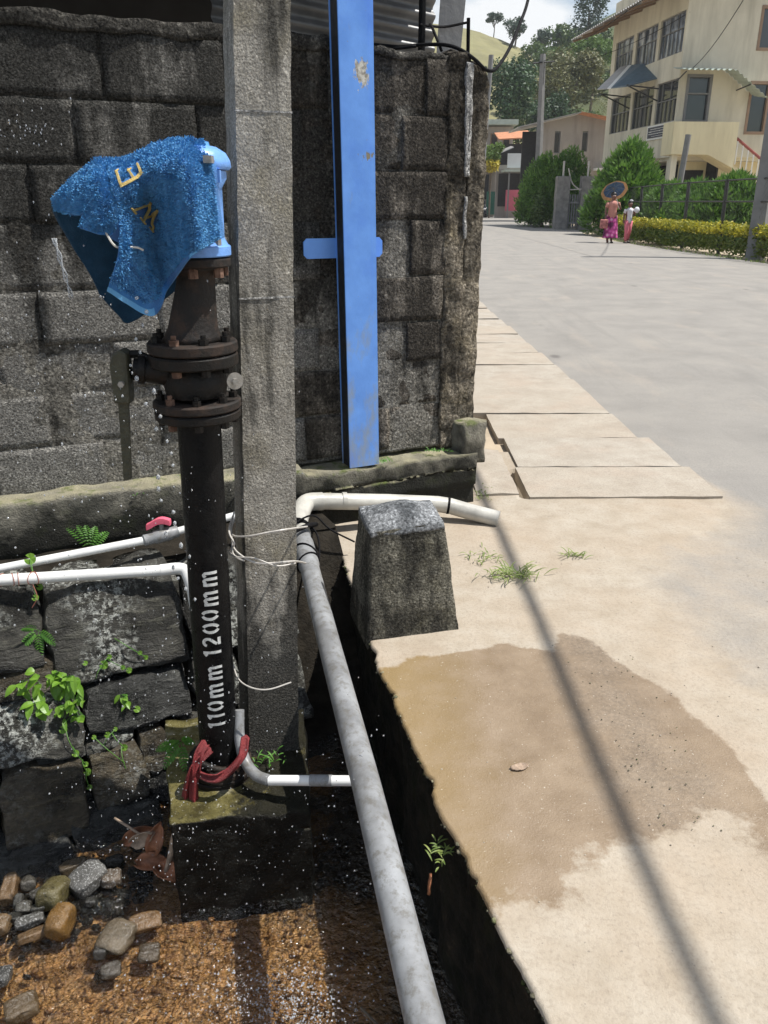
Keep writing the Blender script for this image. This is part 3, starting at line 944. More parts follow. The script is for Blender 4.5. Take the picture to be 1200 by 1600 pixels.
# ------------------------------------------------------------------ cement block that carries the standpipe
q = MB()
FL, FR, BR, BL = Vector((-.600, 1.772, 0)), Vector((-.215, 1.838, 0)), Vector((-.275, 2.34, 0)), Vector((-.735, 2.25, 0))
def blk(p):
    u, v = p.x, p.y
    a = FL.lerp(FR, u).lerp(BL.lerp(BR, u), v)
    return (a.x, a.y, p.z + .012 * noise.noise(Vector((u * 5, v * 4, 1))) - (.035 * max(0, u - .45) if p.z > -.3 else 0))
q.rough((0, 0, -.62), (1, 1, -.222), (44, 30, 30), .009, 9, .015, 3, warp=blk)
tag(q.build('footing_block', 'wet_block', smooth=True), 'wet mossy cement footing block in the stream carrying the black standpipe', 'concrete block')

# ------------------------------------------------------------------ square cement post
post = thing('cement_post', 'tall square weathered cement post standing just right of the standpipe', 'post', (-.36, 2.13, -.25))
q = MB(Matrix.Translation((-.372, 2.145, 0)) @ Matrix.Rotation(WA - .03, 4, 'Z'))
def pst(p):
    k = (p.z + .25) / 4.2
    return (p.x * (1 - .34 * k) + .155 * k, p.y * (1 - .34 * k) - .02 * k, p.z)
q.rough((-.081, -.060, -.28), (.081, .060, 4.0), (8, 6, 190), .0026, 16, .02, 4, warp=pst)
q.build('shaft', 'post', post, smooth=50)
for zz in (1.60, 1.17):
    q = MB(Matrix.Translation((-.372, 2.145, 0)) @ Matrix.Rotation(WA - .03, 4, 'Z'))
    k = (zz + .25) / 4.2
    w = .081 * (1 - .34 * k)
    q.rough((-w - .001 + .155 * k, -.0615 - .0 + .060 * .34 * k - .02 * k, zz - .0022), (w + .001 + .155 * k, -.05 + .060 * .34 * k - .02 * k, zz + .0022), (8, 1, 1), .0006, 30, 0, 2)
    q.build('form_line', 'pale_render', post)

# ------------------------------------------------------------------ blue steel channel post
beam = thing('steel_post', 'blue painted steel channel post with flaked paint standing on the wall plinth', 'post', Wp(-.60, -.05, .28))
BXM = WXF @ Matrix(((1, 0, -.011, .003), (0, 1, 0, 0), (0, 0, 1, 0), (0, 0, 0, 1)))
q = MB(BXM)
q.box(-.672, -.549, .004, .012, .272, 3.1)
q.box(-.672, -.549, .085, .095, .272, 3.1)
q.box(-.5475, -.526, .007, .015, .272, 3.1)
q.box(-.534, -.526, .0155, .10, .272, 3.1)
q.box(-.549, -.5475, .0085, .0115, .272, 3.1)
q.build('channel', 'beam', beam)
q = MB(BXM)
q.box(-.670, -.552, .0135, .083, .274, 3.1)  # solid fill standing in for shade inside the blue channel
q.build('channel_shade', 'channel_shade', beam)
for sgn, a, b in ((-1, -.826, -.673), (1, -.525, -.468)):
    q = MB(WXF)
    c = .014
    x0, x1 = (a, b) if sgn < 0 else (b, a)            # x0 outer edge
    dx = c if sgn < 0 else -c
    pts = [(x1, 1.178), (x0 + dx, 1.178), (x0, 1.178 + c), (x0, 1.258 - c), (x0 + dx, 1.258), (x1, 1.258)]
    if sgn > 0:
        pts.reverse()
    q.hexa([(x, .092, z) for x, z in pts], [(x, .100, z) for x, z in pts])
    q.build('lug_plate', 'beam', beam)

# ------------------------------------------------------------------ standpipe
HX, HY = -.475, 2.0
def lean(z):
    return -.027 * max(0, (.87 - z)) / 1.07
hyd = thing('standpipe', 'black iron standpipe with flanges, lever valve and pale blue head', 'standpipe', (HX + lean(-.2), HY, -.225))
q = MB().lathe([(.0555, -.20), (.0555, -.02), (.0557, .3), (.0555, .62), (.0555, .885)], HX, HY, 40, lean)
pipe = q.build('pipe', 'pipe_black', hyd, smooth=40)
# stencilled lettering, read from the bottom up: strokes laid on the pipe's own surface
def stroke(mb, pts, w, cx, cy, r, z0):
    """pts in letter plane (along pipe, across); wraps a thin raised band of paint round the pipe"""
    n = len(pts)
    L, Rr = [], []
    for i, p in enumerate(pts):
        a, b = pts[max(0, i - 1)], pts[min(n - 1, i + 1)]
        t = Vector((b[0] - a[0], b[1] - a[1])).normalized()
        nn = Vector((-t.y, t.x)) * w / 2
        for lst, sg in ((L, 1), (Rr, -1)):
            lst.append((p[0] + nn.x * sg + .0008 * noise.noise(Vector((p[0] * 300, p[1] * 300, sg * 5))), p[1] + nn.y * sg))
    def place(q):
        z = z0 + q[0]
        th = q[1] / r                                  # across: + goes to the left of the pipe
        ang = R(-90 + 8) - th
        return (cx + lean(z) + (r + .0012) * math.cos(ang), cy + (r + .0012) * math.sin(ang), z)
    mb.grid([[place(p) for p in L], [place(p) for p in Rr]])
H_ = .047
def arc(cx, cy, rx, ry, a0, a1, n=10):
    return [(cx + rx * math.cos(R(a0 + (a1 - a0) * k / n)), cy + ry * math.sin(R(a0 + (a1 - a0) * k / n))) for k in range(n + 1)]
def line(a, b, n=5):
    return [(a[0] + (b[0] - a[0]) * k / n, a[1] + (b[1] - a[1]) * k / n) for k in range(n + 1)]
def g_m(x):
    h = .036
    return [line((x + .006, 0), (x + .006, h)), line((x + .010, h - .006), (x + .017, h - .002)) + line((x + .022, h - .006), (x + .023, 0)),
            line((x + .028, h - .006), (x + .034, h - .002)) + line((x + .039, h - .006), (x + .040, 0))], .050
def g_1(x):
    return [line((x + .010, 0), (x + .010, H_)), line((x + .001, H_ - .010), (x + .007, H_ - .004))], .022
def g_2(x):
    return [arc(x + .013, H_ - .0135, .010, .0105, 165, 10) + line((x + .023, H_ - .018), (x + .007, .010)), line((x + .004, .004), (x + .026, .004))], .034
def g_0(x):
    return [arc(x + .014, H_ / 2, .0115, H_ / 2 - .004, 105, 255), arc(x + .014, H_ / 2, .0115, H_ / 2 - .004, 75, -75)], .033
x = 0.0
for ch in '110mm 1200mm':
    if ch == ' ':
        x += .020
        continue
    st, adv = {'1': g_1, '2': g_2, '0': g_0, 'm': g_m}[ch](x)
    mb = MB()
    for s_ in st:
        stroke(mb, [(a * 1.06, b * 1.06 - .028) for a, b in s_], .0086, HX, HY, .0557, -.028)
    lt = mb.build('letter', 'stencil', hyd)
    x += adv + .006
def bolts(zt, zb, r, n, ph, size=.011):
    for k in range(n):
        a = R(ph + 360 * k / n)
        bx, by = HX + lean(zt) + r * math.cos(a), HY + r * math.sin(a)
        b = MB().tube([(bx, by, zb - .016), (bx, by, zb)], size, 6).tube([(bx, by, zb + .001), (bx, by, zt - .001)], size * .55, 8)
        b.tube([(bx, by, zt), (bx, by, zt + .014)], size, 6).tube([(bx, by, zt + .0145), (bx, by, zt + .024)], size * .55, 8)
        b.build('bolt', 'rust' if k % 3 == 2 else 'iron', hyd)
def flange(name, z0, z1, r, mat, ri=.05):
    c = .004
    MB().lathe([(ri, z0), (r - c, z0), (r, z0 + c), (r, z1 - c), (r - c, z1), (ri, z1)], HX, HY, 48, lean).build(name, mat, hyd, smooth=40)
flange('base_flange', -.232, -.206, .098, 'iron')
flange('base_flange', -.204, -.182, .096, 'iron_brown')
bolts(-.182, -.232, .082, 6, 20)
flange('lower_flange', .885, .908, .108, 'iron')
flange('lower_flange', .911, .934, .110, 'iron_brown')
bolts(.934, .885, .090, 8, 12)
flange('upper_flange', 1.020, 1.050, .110, 'iron')
flange('upper_flange', 1.053, 1.080, .110, 'iron_brown')
bolts(1.080, 1.020, .090, 8, 30, .012)
q = MB().lathe([(.058, .934), (.074, .945), (.080, .975), (.074, 1.005), (.060, 1.020)], HX, HY, 32)
q.build('valve_body', 'iron', hyd, smooth=40)
q = MB().lathe([(.075, 1.080), (.068, 1.092), (.060, 1.115), (.055, 1.15), (.047, 1.21), (.046, 1.232), (.055, 1.247), (.072, 1.254)], HX, HY, 32, lambda z: .03 * max(0, z - 1.08) / .2)
q.build('neck', 'iron_brown', hyd, smooth=True)
for a, b, r_, mt in ((1.255, 1.276, .078, 'iron_brown'), (1.279, 1.304, .080, 'blue_iron')):
    MB().lathe([(.04, a), (r_ - .003, a), (r_, a + .003), (r_, b - .003), (r_ - .003, b), (.04, b)], HX + .03, HY, 40).build('head_flange', mt, hyd, smooth=40)
for k in range(6):
    a = R(-30 + 60 * k)
    bx, by = HX + .03 + .062 * math.cos(a), HY + .062 * math.sin(a)
    MB().tube([(bx, by, 1.304), (bx, by, 1.321)], .012, 6).build('bolt', 'steel', hyd)
    MB().tube([(bx, by, 1.232), (bx, by, 1.254)], .012, 6).build('bolt', 'rust', hyd)
# head under the towel: pale blue body, domed cap with a lug to the right, spout to the left
q = MB().lathe([(.060, 1.304), (.052, 1.32), (.054, 1.43), (.066, 1.45), (.066, 1.465)], HX + .045, HY, 28)
q.tube(curve([(HX + .04, HY, 1.42), (HX - .04, HY - .01, 1.43), (HX - .12, HY - .02, 1.40), (HX - .17, HY - .03, 1.33)], 6), .048, 20)
q.build('head_body', 'blue_iron', hyd, smooth=40)
q = MB()
vs = []
prof = [(.0, 0), (.080, 0), (.085, .006), (.083, .020), (.074, .036), (.054, .048), (.028, .053), (.0, .054)]
q.lathe([(max(.001, a), 1.468 + b) for a, b in prof], HX + .038, HY, 36)
q.build('cap', 'blue_iron', hyd, smooth=50)
MB().box(HX + .080, HX + .108, HY - .062, HY - .045, 1.440, 1.466).build('lug', 'blue_iron', hyd)
MB().box(HX + .085, HX + .103, HY - .118, HY - .09, 1.478, 1.493).tube([(HX + .094, HY - .12, 1.485), (HX + .094, HY - .06, 1.485)], .005, 8).build('bolt', 'steel', hyd)
# quarter-turn lever on the left
q = MB().tube([(HX - .06, HY - .02, 1.005), (HX - .142, HY - .035, 1.015)], [.034, .027], 18)
q.tube([(HX - .115, HY - .03, 1.012), (HX - .13, HY - .033, 1.014)], .036, 18)
q.tube([(HX - .085, HY - .025, 1.03), (HX - .13, HY - .03, 1.052), (HX - .15, HY - .03, 1.05)], .010, 8)
q.build('valve_stem', 'iron', hyd, smooth=40)
lev = MB()
lx, ly = HX - .165, HY - .04
pr = [(-.026, .935), (.012, .932), (.016, .965), (.018, 1.06), (.004, 1.068), (-.016, 1.056), (-.026, 1.03)]
lev.hexa([(lx + a, ly - .026, z) for a, z in pr], [(lx + a, ly + .02, z) for a, z in pr])
g = lev.build('lever_socket', 'olive', hyd)
be = g.modifiers.new('bevel', 'BEVEL'); be.width = .005; be.segments = 2
q = MB().hexa([(lx - .022, ly - .004, .945), (lx + .004, ly - .004, .945), (lx + .004, ly + .006, .945), (lx - .022, ly + .006, .945)][::-1],
              [(lx - .032, ly - .006, .728), (lx - .012, ly - .006, .733), (lx - .012, ly + .004, .733), (lx - .032, ly + .004, .728)][::-1])
q.build('lever', 'olive', hyd)
MB().tube([(lx + .0, ly - .026, .985), (lx + .0, ly - .036, .985)], .008, 6).build('bolt', 'steel', hyd)
MB().tube([(HX + .104, HY - .030, .985), (HX + .106, HY - .034, .985)], .021, 18).tube([(HX + .105, HY - .033, .985), (HX + .109, HY - .044, .985)], .008, 6).build('washer', 'steel', hyd)

# ------------------------------------------------------------------ towel
towel = thing('towel', 'wet blue terry towel with gold letters draped over the standpipe head', 'towel', (-.47, 2.0, 1.30))
front = [
 [(-0.397, 1.985, 1.524), (-0.432, 1.98, 1.531), (-0.472, 1.98, 1.531), (-0.519, 1.98, 1.52), (-0.56, 1.975, 1.5), (-0.592, 1.97, 1.489), (-0.625, 1.965, 1.487)],
 [(-0.375, 1.945, 1.471), (-0.394, 1.9, 1.472), (-0.422, 1.855, 1.476), (-0.476, 1.875, 1.464), (-0.526, 1.9, 1.448), (-0.556, 1.88, 1.44), (-0.588, 1.865, 1.435)],
 [(-0.375, 1.95, 1.4), (-0.389, 1.88, 1.404), (-0.411, 1.815, 1.404), (-0.474, 1.9, 1.391), (-0.537, 1.97, 1.377), (-0.556, 1.9, 1.369), (-0.578, 1.85, 1.37)],
 [(-0.371, 1.95, 1.352), (-0.392, 1.88, 1.343), (-0.411, 1.81, 1.335), (-0.47, 1.9, 1.313), (-0.532, 1.975, 1.283), (-0.552, 1.89, 1.275), (-0.579, 1.835, 1.296)],
 [(-0.369, 1.95, 1.324), (-0.391, 1.88, 1.308), (-0.416, 1.81, 1.289), (-0.463, 1.89, 1.252), (-0.51, 1.95, 1.207), (-0.54, 1.9, 1.152), (-0.613, 1.83, 1.215)]]
left = [
 [(-0.623, 1.968, 1.487), (-0.638, 1.96, 1.488), (-0.649, 1.955, 1.486)],
 [(-0.587, 1.878, 1.432), (-0.612, 1.87, 1.434), (-0.641, 1.885, 1.433)],
 [(-0.578, 1.855, 1.383), (-0.605, 1.835, 1.381), (-0.653, 1.87, 1.378)],
 [(-0.594, 1.85, 1.331), (-0.622, 1.835, 1.334), (-0.665, 1.86, 1.346)]]
flap = [
 [(-0.649, 1.955, 1.486), (-0.718, 1.99, 1.447), (-0.784, 2.03, 1.404)],
 [(-0.64, 1.885, 1.433), (-0.708, 1.95, 1.414), (-0.783, 2.03, 1.396)],
 [(-0.651, 1.87, 1.37), (-0.714, 1.95, 1.373), (-0.781, 2.03, 1.382)]]
back = [
 [(-0.398, 1.99, 1.523), (-0.475, 1.99, 1.529), (-0.564, 1.985, 1.496), (-0.652, 1.965, 1.483), (-0.785, 2.04, 1.401)],
 [(-0.396, 2.06, 1.45), (-0.482, 2.07, 1.443), (-0.592, 2.07, 1.422), (-0.69, 2.06, 1.407), (-0.799, 2.06, 1.381)],
 [(-0.396, 2.08, 1.378), (-0.488, 2.09, 1.349), (-0.611, 2.09, 1.304), (-0.709, 2.07, 1.29), (-0.764, 2.06, 1.299)],
 [(-0.394, 2.08, 1.316), (-0.481, 2.09, 1.243), (-0.625, 2.09, 1.178), (-0.685, 2.07, 1.167), (-0.719, 2.06, 1.212)],
 [(-0.4, 2.08, 1.282), (-0.518, 2.09, 1.196), (-0.641, 2.08, 1.114), (-0.673, 2.07, 1.132), (-0.711, 2.06, 1.187)]]
def cloth(name, ctrl, mat, nu=12, nv=14, amp=.004, par=towel):
    g = surface(ctrl, nu, nv)
    h, w = len(g), len(g[0])
    g = [[p + Vector((0, 1, .2)) * (amp * (1.7 * noise.noise(Vector((p.x * 15 + p.z * 5, p.y * 15, p.z * 7))) + .9 * noise.noise(p * 33))) for p in r] for r in g]
    o = MB().grid(g).build(name, mat, par, smooth=True)
    so = o.modifiers.new('thickness', 'SOLIDIFY')
    so.thickness = .004
    so.offset = 0
    return g, o
gf, fo = cloth('front_panel', front, 'towel', 12, 16)
gl, lo_ = cloth('left_fold', left, 'towel', 10, 12)
gp, po_ = cloth('side_flap', flap, 'towel', 10, 10)
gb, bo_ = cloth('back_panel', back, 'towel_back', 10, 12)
def pile(name, g, par, count, mu=(.07, .97), mv=(.0, .94), skip=None):
    """terry loops: thousands of tiny tufts standing on the cloth"""
    h, w = len(g), len(g[0])
    mb = MB()
    rr = random.Random(len(name) + count)
    vs, fs = [], []
    for _ in range(count):
        u, v = rr.uniform(*mu), rr.uniform(*mv)
        if skip and skip(u, v):
            continue
        a, b = u * (w - 1), v * (h - 1)
        i, j = min(int(b), h - 2), min(int(a), w - 2)
        fu, fv = a - j, b - i
        p = (g[i][j] * (1 - fu) + g[i][j + 1] * fu) * (1 - fv) + (g[i + 1][j] * (1 - fu) + g[i + 1][j + 1] * fu) * fv
        if any(seg_dist((p.x, p.z), a_, b_) < w_ for a_, b_, w_ in LETTERS):
            continue
        n = (g[i][j + 1] - g[i][j]).cross(g[i + 1][j] - g[i][j]).normalized()
        if n.y > 0:
            n = -n
        clump = noise.noise_vector(p * 60)
        d = (n * .9 + clump * .9 + Vector((rr.gauss(0, .45), rr.gauss(0, .45), rr.gauss(-.25, .45)))).normalized()
        sd = d.cross(Vector((rr.gauss(0, 1), rr.gauss(0, 1), rr.gauss(0, 1)))).normalized() * .0015
        L = rr.uniform(.004, .0095)
        c = len(vs)
        vs += [p - sd, p + sd, p + d * L + sd * .6, p + d * L - sd * .6]
        fs.append((c, c + 1, c + 2, c + 3))
    mb.add(vs, fs)
    kind(mb.build(name, 'towel_pile', par), 'stuff')
# plain woven hem along the right edge and the foot of the front
def band(name, g, idx, off, mat, par):
    q = MB()
    q.grid([[g[i][j] + Vector((0, -off, 0)) for (i, j) in r] for r in idx])
    q.build(name, mat, par, smooth=True)
h, w = len(gf), len(gf[0])
band('hem', gf, [[(i, j) for j in range(0, 5)] for i in range(0, h)], .0045, 'towel_hem', towel)
band('hem', gf, [[(i, j) for j in range(0, 26)] for i in range(h - 4, h)], .0055, 'towel_hem', towel)
band('hem', gf, [[(i, j) for j in range(58, w)] for i in range(h - 3, h)], .0055, 'towel_hem', towel)
# gold embroidered letters: W below, E above it, both turned with the cloth
def on_cloth(u, v):
    """point just proud of the front panel; u across, v down, both 0..1"""
    a, b = min(.999, max(0, u)) * (len(gf[0]) - 1), min(.999, max(0, v)) * (len(gf) - 1)
    i, j = int(b), int(a)
    fu, fv = a - j, b - i
    p = (gf[i][j] * (1 - fu) + gf[i][j + 1] * fu) * (1 - fv) + (gf[i + 1][j] * (1 - fu) + gf[i + 1][j + 1] * fu) * fv
    n = (gf[i][j + 1] - gf[i][j]).cross(gf[i + 1][j] - gf[i][j]).normalized()
    return p + (n if n.y < 0 else -n) * .0075
LETTERS = []
def gold(strokes):
    q = MB()
    for a, b, wa, wb in strokes:
        A3, B3 = on_cloth(*a), on_cloth(*b)
        LETTERS.append(((A3.x, A3.z), (B3.x, B3.z), max(wa, wb) * .5 + .0035))
        C = [on_cloth(a[0] + (b[0] - a[0]) * k / 6, a[1] + (b[1] - a[1]) * k / 6) for k in range(7)]
        rows = [[], []]
        for k, c in enumerate(C):
            t = (C[min(6, k + 1)] - C[max(0, k - 1)]).normalized()
            sd = t.cross(Vector((0, -1, 0))).normalized() * ((wa + (wb - wa) * k / 6) / 2)
            rows[0].append(c - sd)
            rows[1].append(c + sd)
        q.grid(rows)
    o = q.build('embroidered_letter', 'gold', towel)
    so = o.modifiers.new('thickness', 'SOLIDIFY')
    so.thickness = .003
    so.offset = 0
gold([((0.854, 0.453), (0.635, 0.422), .0046, .0046), ((0.641, 0.42), (0.775, 0.53), .0064, .0064), ((0.766, 0.519), (0.578, 0.505), .0046, .0046),
      ((0.583, 0.503), (0.704, 0.603), .0064, .0052), ((0.869, 0.435), (0.835, 0.48), .0036, .0050), ((0.803, 0.507), (0.761, 0.554), .0036, .0046), ((0.729, 0.577), (0.689, 0.613), .0036, .0042)])
gold([((0.919, 0.282), (0.65, 0.216), .0066, .0066), ((0.909, 0.294), (0.928, 0.159), .0056, .0046), ((0.784, 0.241), (0.801, 0.16), .0056, .0036), ((0.664, 0.222), (0.679, 0.131), .0056, .0040),
      ((0.814, 0.178), (0.766, 0.161), .0030, .0030), ((0.937, 0.172), (0.899, 0.149), .0030, .0030)])
pile('terry_pile', gf, fo, 60000, (.07, 1.))
pile('terry_pile', gl, lo_, 9000, (.0, 1), (.0, .95))
pile('terry_pile', gp, po_, 6000, (.0, .97), (.0, .97))
st = thing('string', 'thin pale string tied round the hanging corner of the blue towel', 'string', (-.62, 1.86, 1.29))
MB().tube(curve([(-0.605, 1.84, 1.339), (-0.592, 1.838, 1.315), (-0.581, 1.845, 1.306), (-0.566, 1.86, 1.306), (-0.548, 1.868, 1.305), (-0.538, 1.878, 1.299)], 6), .0024, 6).build('strand', 'string', st)

# ------------------------------------------------------------------ red rag round the foot of the standpipe
rag = thing('rag', 'wet dark red rag knotted round the foot of the black standpipe', 'rag', (-.55, 1.93, -.2))
def ribbon(ctrl, w, name='strip', par=rag, mat='red_cloth'):
    pts = curve(ctrl, 6)
    rows = []
    for i, p in enumerate(pts):
        t = (pts[min(i + 1, len(pts) - 1)] - pts[max(0, i - 1)]).normalized()
        sd = t.cross(Vector((0, -1, .3))).normalized()
        rows.append([p + sd * w * k / 3 * (1 + .3 * noise.noise(p * 20)) + Vector((0, .007 * math.sin(k * 1.1 + i * .3 + 2 * noise.noise(p * 15)), 0)) for k in range(-3, 4)])
    o = MB().grid(rows).build(name, mat, par, smooth=True)
    so = o.modifiers.new('thickness', 'SOLIDIFY')
    so.thickness = .004
    return o
ribbon([(-0.518, 1.93, -0.069), (-0.536, 1.9, -0.091), (-0.547, 1.885, -0.146), (-0.555, 1.875, -0.207), (-0.556, 1.86, -0.292)], .013)
ribbon([(-0.503, 1.92, -0.088), (-0.544, 1.89, -0.119), (-0.572, 1.88, -0.177), (-0.585, 1.88, -0.239)], .010)
ribbon([(-0.549, 1.895, -0.143), (-0.499, 1.875, -0.15), (-0.458, 1.875, -0.143), (-0.415, 1.9, -0.102), (-0.407, 1.95, -0.061)], .011)
q = MB()
for k in range(4):
    rr_, zz = .070 + .006 * k, -.165 - .012 * k
    q.tube([(HX + lean(-.2) + rr_ * math.cos(a) + .004 * math.sin(3 * a + k), HY + rr_ * math.sin(a), zz + .012 * math.sin(a * 2 + k * 2)) for a in [R(18 * j) for j in range(21)]], .011, 8)
q.build('wrap', 'iron', rag, smooth=True)

# ------------------------------------------------------------------ water pipes
dp = thing('drain_pipe', 'long grey plastic pipe bridging the open drain with an elbow at the plinth', 'pipe', (-.38, 3.2, .1))
pn, pf = Vector((.080, .985, .012)), Vector((-.345, 3.06, .118))
dirn = (pf - pn).normalized()
q = MB().tube([pn - dirn * 2.6, pn, pn.lerp(pf, .3) + Vector((.004, 0, .004)), pn.lerp(pf, .62) + Vector((0, 0, .005)), pf], .0365, 24)
q.build('pipe', 'pvc_grey', dp, smooth=40)
q = MB().tube([pf - dirn * .30, pf - dirn * .29, pf - dirn * .10, pf - dirn * .09], [.037, .041, .041, .037], 24)
q.build('coupling', 'pvc_grey', dp, smooth=40)
e0, e1 = pf, Vector((-.275, 3.355, .150))
el = curve([pf - dirn * .02, pf + dirn * .08, pf + dirn * .155 + Vector((.012, .0, .008)), Vector((-.345, 3.322, .152)), e1], 6)
MB().tube(el, .041, 24).build('elbow', 'pvc_cream', dp, smooth=40)
q = MB().tube([e1, Vector((.02, 3.436, .115)), Vector((.25, 3.497, .083)), Vector((.31, 3.50, .072)), Vector((.40, 3.478, .052)), Vector((.53, 3.44, .030))], .0375, 24)
q.build('cross_pipe', 'pvc_cream', dp, smooth=40)
MB().tube([Vector((-.19, 3.380, .142)), Vector((-.17, 3.385, .140))], .0402, 24).build('coupling', 'pvc_cream', dp, smooth=40)
MB().tube([Vector((.295, 3.5005, .0745)), Vector((.306, 3.500, .073))], .0395, 24).build('clip', 'cable', dp, smooth=40)
# black ties round the joint
q = MB()
def ring(c, d, r, tilt=0, th=.0035):
    d = d.normalized()
    a = d.cross(Vector((0, 0, 1))).normalized()
    b = a.cross(d)
    q.tube([c + a * (r * math.cos(R(k * 15))) + b * (r * math.sin(R(k * 15))) + d * (tilt * math.cos(R(k * 15))) for k in range(25)], th, 6, False)
ring(pf - dirn * .27, dirn, .044, .02)
ring(pf - dirn * .19, dirn, .044, -.035)
ring(pf + dirn * .02, dirn, .045, .01, .006)
ring(pf + dirn * .04, dirn, .047, -.03, .006)
q.tube(curve([pf + Vector((.03, 0, .05)), pf + Vector((.07, -.02, .0)), pf + Vector((.085, -.12, -.04)), pf + Vector((.075, -.2, -.12))], 6), .004, 6)
q.tube(curve([pf + Vector((-.03, -.02, .05)), pf + Vector((.05, .05, .06)), pf + Vector((.12, .02, .01)), pf + Vector((.22, .05, -.06))], 6), .004, 6)
q.tube(curve([pf + Vector((-.03, -.12, .05)), pf + Vector((.035, -.05, .055)), pf + Vector((.06, .05, .02))], 6), .010, 8)
tag(q.build('cable_tie', 'cable', smooth=True), 'loose black cable ends tied round the elbow of the grey drain pipe', 'cable')

wp = thing('water_pipe', 'thin white water pipe with red tap handle climbing along the plinth', 'pipe', (-1.0, 2.75, .2))
a0, a1, a2 = Vector((-1.372, 2.585, .180)), Vector((-.905, 2.775, .208)), Vector((-.598, 2.945, .240))
MB().tube([a0 - (a1 - a0) * 1.2, a0, a1], .0155, 16).build('pipe', 'pvc', wp, smooth=40)
MB().tube([a1, a2, a2 + (a2 - a1) * .6], .0145, 16).build('pipe', 'pvc', wp, smooth=40)
d = (a2 - a1).normalized()
MB().tube([a1 - d * .005, a1 + d * .0, a1 + d * .035, a1 + d * .04, a1 + d * .10, a1 + d * .105, a1 + d * .13], [.016, .0225, .0225, .026, .026, .0225, .0225], 16).build('valve_body', 'pvc_grey', wp, smooth=40)
tp = a1 + d * .07
MB().tube([tp + Vector((0, 0, .02)), tp + Vector((0, 0, .048))], .009, 10).build('valve_stem', 'pvc_grey', wp, smooth=40)
q = MB().rough((tp.x - .05, tp.y - .014, tp.z + .046), (tp.x + .034, tp.y + .010, tp.z + .068), (8, 3, 3), .0006, 9, .12, 2, warp=lambda p: (p.x, p.y + (p.x - tp.x) * .35, p.z + .010 * math.cos((p.x - tp.x) * 55) - .004))
q.build('tap_handle', 'red_plastic', wp, smooth=40)

wq = thing('water_pipe', 'thicker white water pipe lying on the rubble ledge and bending down behind the standpipe', 'pipe', (-1.0, 2.6, .12))
b0, b1 = Vector((-1.333, 2.50, .176)), Vector((-.80, 2.665, .137))
MB().tube([b0 - (b1 - b0) * 1.5, b0, b1], .0205, 18).build('pipe', 'pvc', wq, smooth=40)
MB().tube(curve([b1 - (b1 - b0) * .04, b1 + (b1 - b0) * .10, Vector((-.715, 2.655, .10)), Vector((-.69, 2.61, .0)), Vector((-.66, 2.5, -.14))], 6), .0225, 18).build('elbow', 'pvc', wq, smooth=40)
q = MB()
for k in range(7):
    c = b0.lerp(b1, -.09 + .052 * k + .02 * math.sin(k * 3))
    ring(c, b1 - b0, .0222, .012 * math.sin(k * 2.3), .0014)
q.tube(curve([b0.lerp(b1, .2) + Vector((0, -.02, -.015)), b0.lerp(b1, .22) + Vector((.0, -.03, -.06)), b0.lerp(b1, .18) + Vector((0, -.03, -.10))], 5), .0014, 5)
tag(q.build('binding_wire', 'copper'), 'reddish binding wire wound round the left end of the thick white pipe', 'wire')

sp = thing('water_pipe', 'short grey white pipe curving from the foot of the standpipe under the drain pipe', 'pipe', (-.3, 1.88, -.16))
MB().tube(curve([Vector((-.435, 2.02, -.02)), Vector((-.432, 1.985, -.09)), Vector((-.412, 1.945, -.145)), Vector((-.375, 1.905, -.165)), Vector((-.333, 1.882, -.166))], 6), .0165, 16).build('elbow', 'pvc_grey', sp, smooth=40)
MB().tube([Vector((-.335, 1.883, -.166)), Vector((-.09, 1.868, -.155)), Vector((-.055, 1.866, -.154))], .0150, 16).build('pipe', 'pvc', sp, smooth=40)
MB().tube([Vector((-.215, 1.8765, -.1605)), Vector((-.150, 1.872, -.158))], .0166, 16).build('sleeve', 'pvc_grey', sp, smooth=40)

# wires round the post
wr = thing('tie_wire', 'pale twisted tie wire looped round the cement post at the height of the pipes', 'wire', (-.38, 2.05, .38))
def wire(pts, r=.0024, par=wr):
    MB().tube(curve(pts, 6), r, 6).build('strand', 'wire', par)
wire([(-0.445, 2.2, 0.522), (-0.429, 2.08, 0.525), (-0.375, 2.01, 0.549), (-0.312, 2.0, 0.565), (-0.256, 2.04, 0.559), (-0.239, 2.3, 0.459)], .003)
wire([(-0.43, 2.08, 0.515), (-0.414, 2.04, 0.494), (-0.361, 2.0, 0.477), (-0.308, 2.0, 0.473), (-0.25, 2.03, 0.465), (-0.258, 2.4, 0.288)], .003)
wire([(-0.426, 2.06, 0.528), (-0.416, 2.03, 0.483), (-0.355, 2.0, 0.488), (-0.296, 2.0, 0.465), (-0.247, 2.03, 0.459)], .0022)
wire([(-0.442, 2.2, 0.546), (-0.434, 2.07, 0.539), (-0.416, 2.04, 0.513), (-0.434, 2.05, 0.485), (-0.404, 2.02, 0.479), (-0.385, 2.01, 0.476)], .003)
lw = thing('tie_wire', 'single bent wire hanging round the dark foot of the cement post', 'wire', (-.38, 2.02, .03))
wire([(-0.462, 2.1, 0.106), (-0.432, 2.03, 0.084), (-0.388, 1.99, 0.079), (-0.335, 1.98, 0.079), (-0.271, 2.0, 0.09)], .0022, lw)

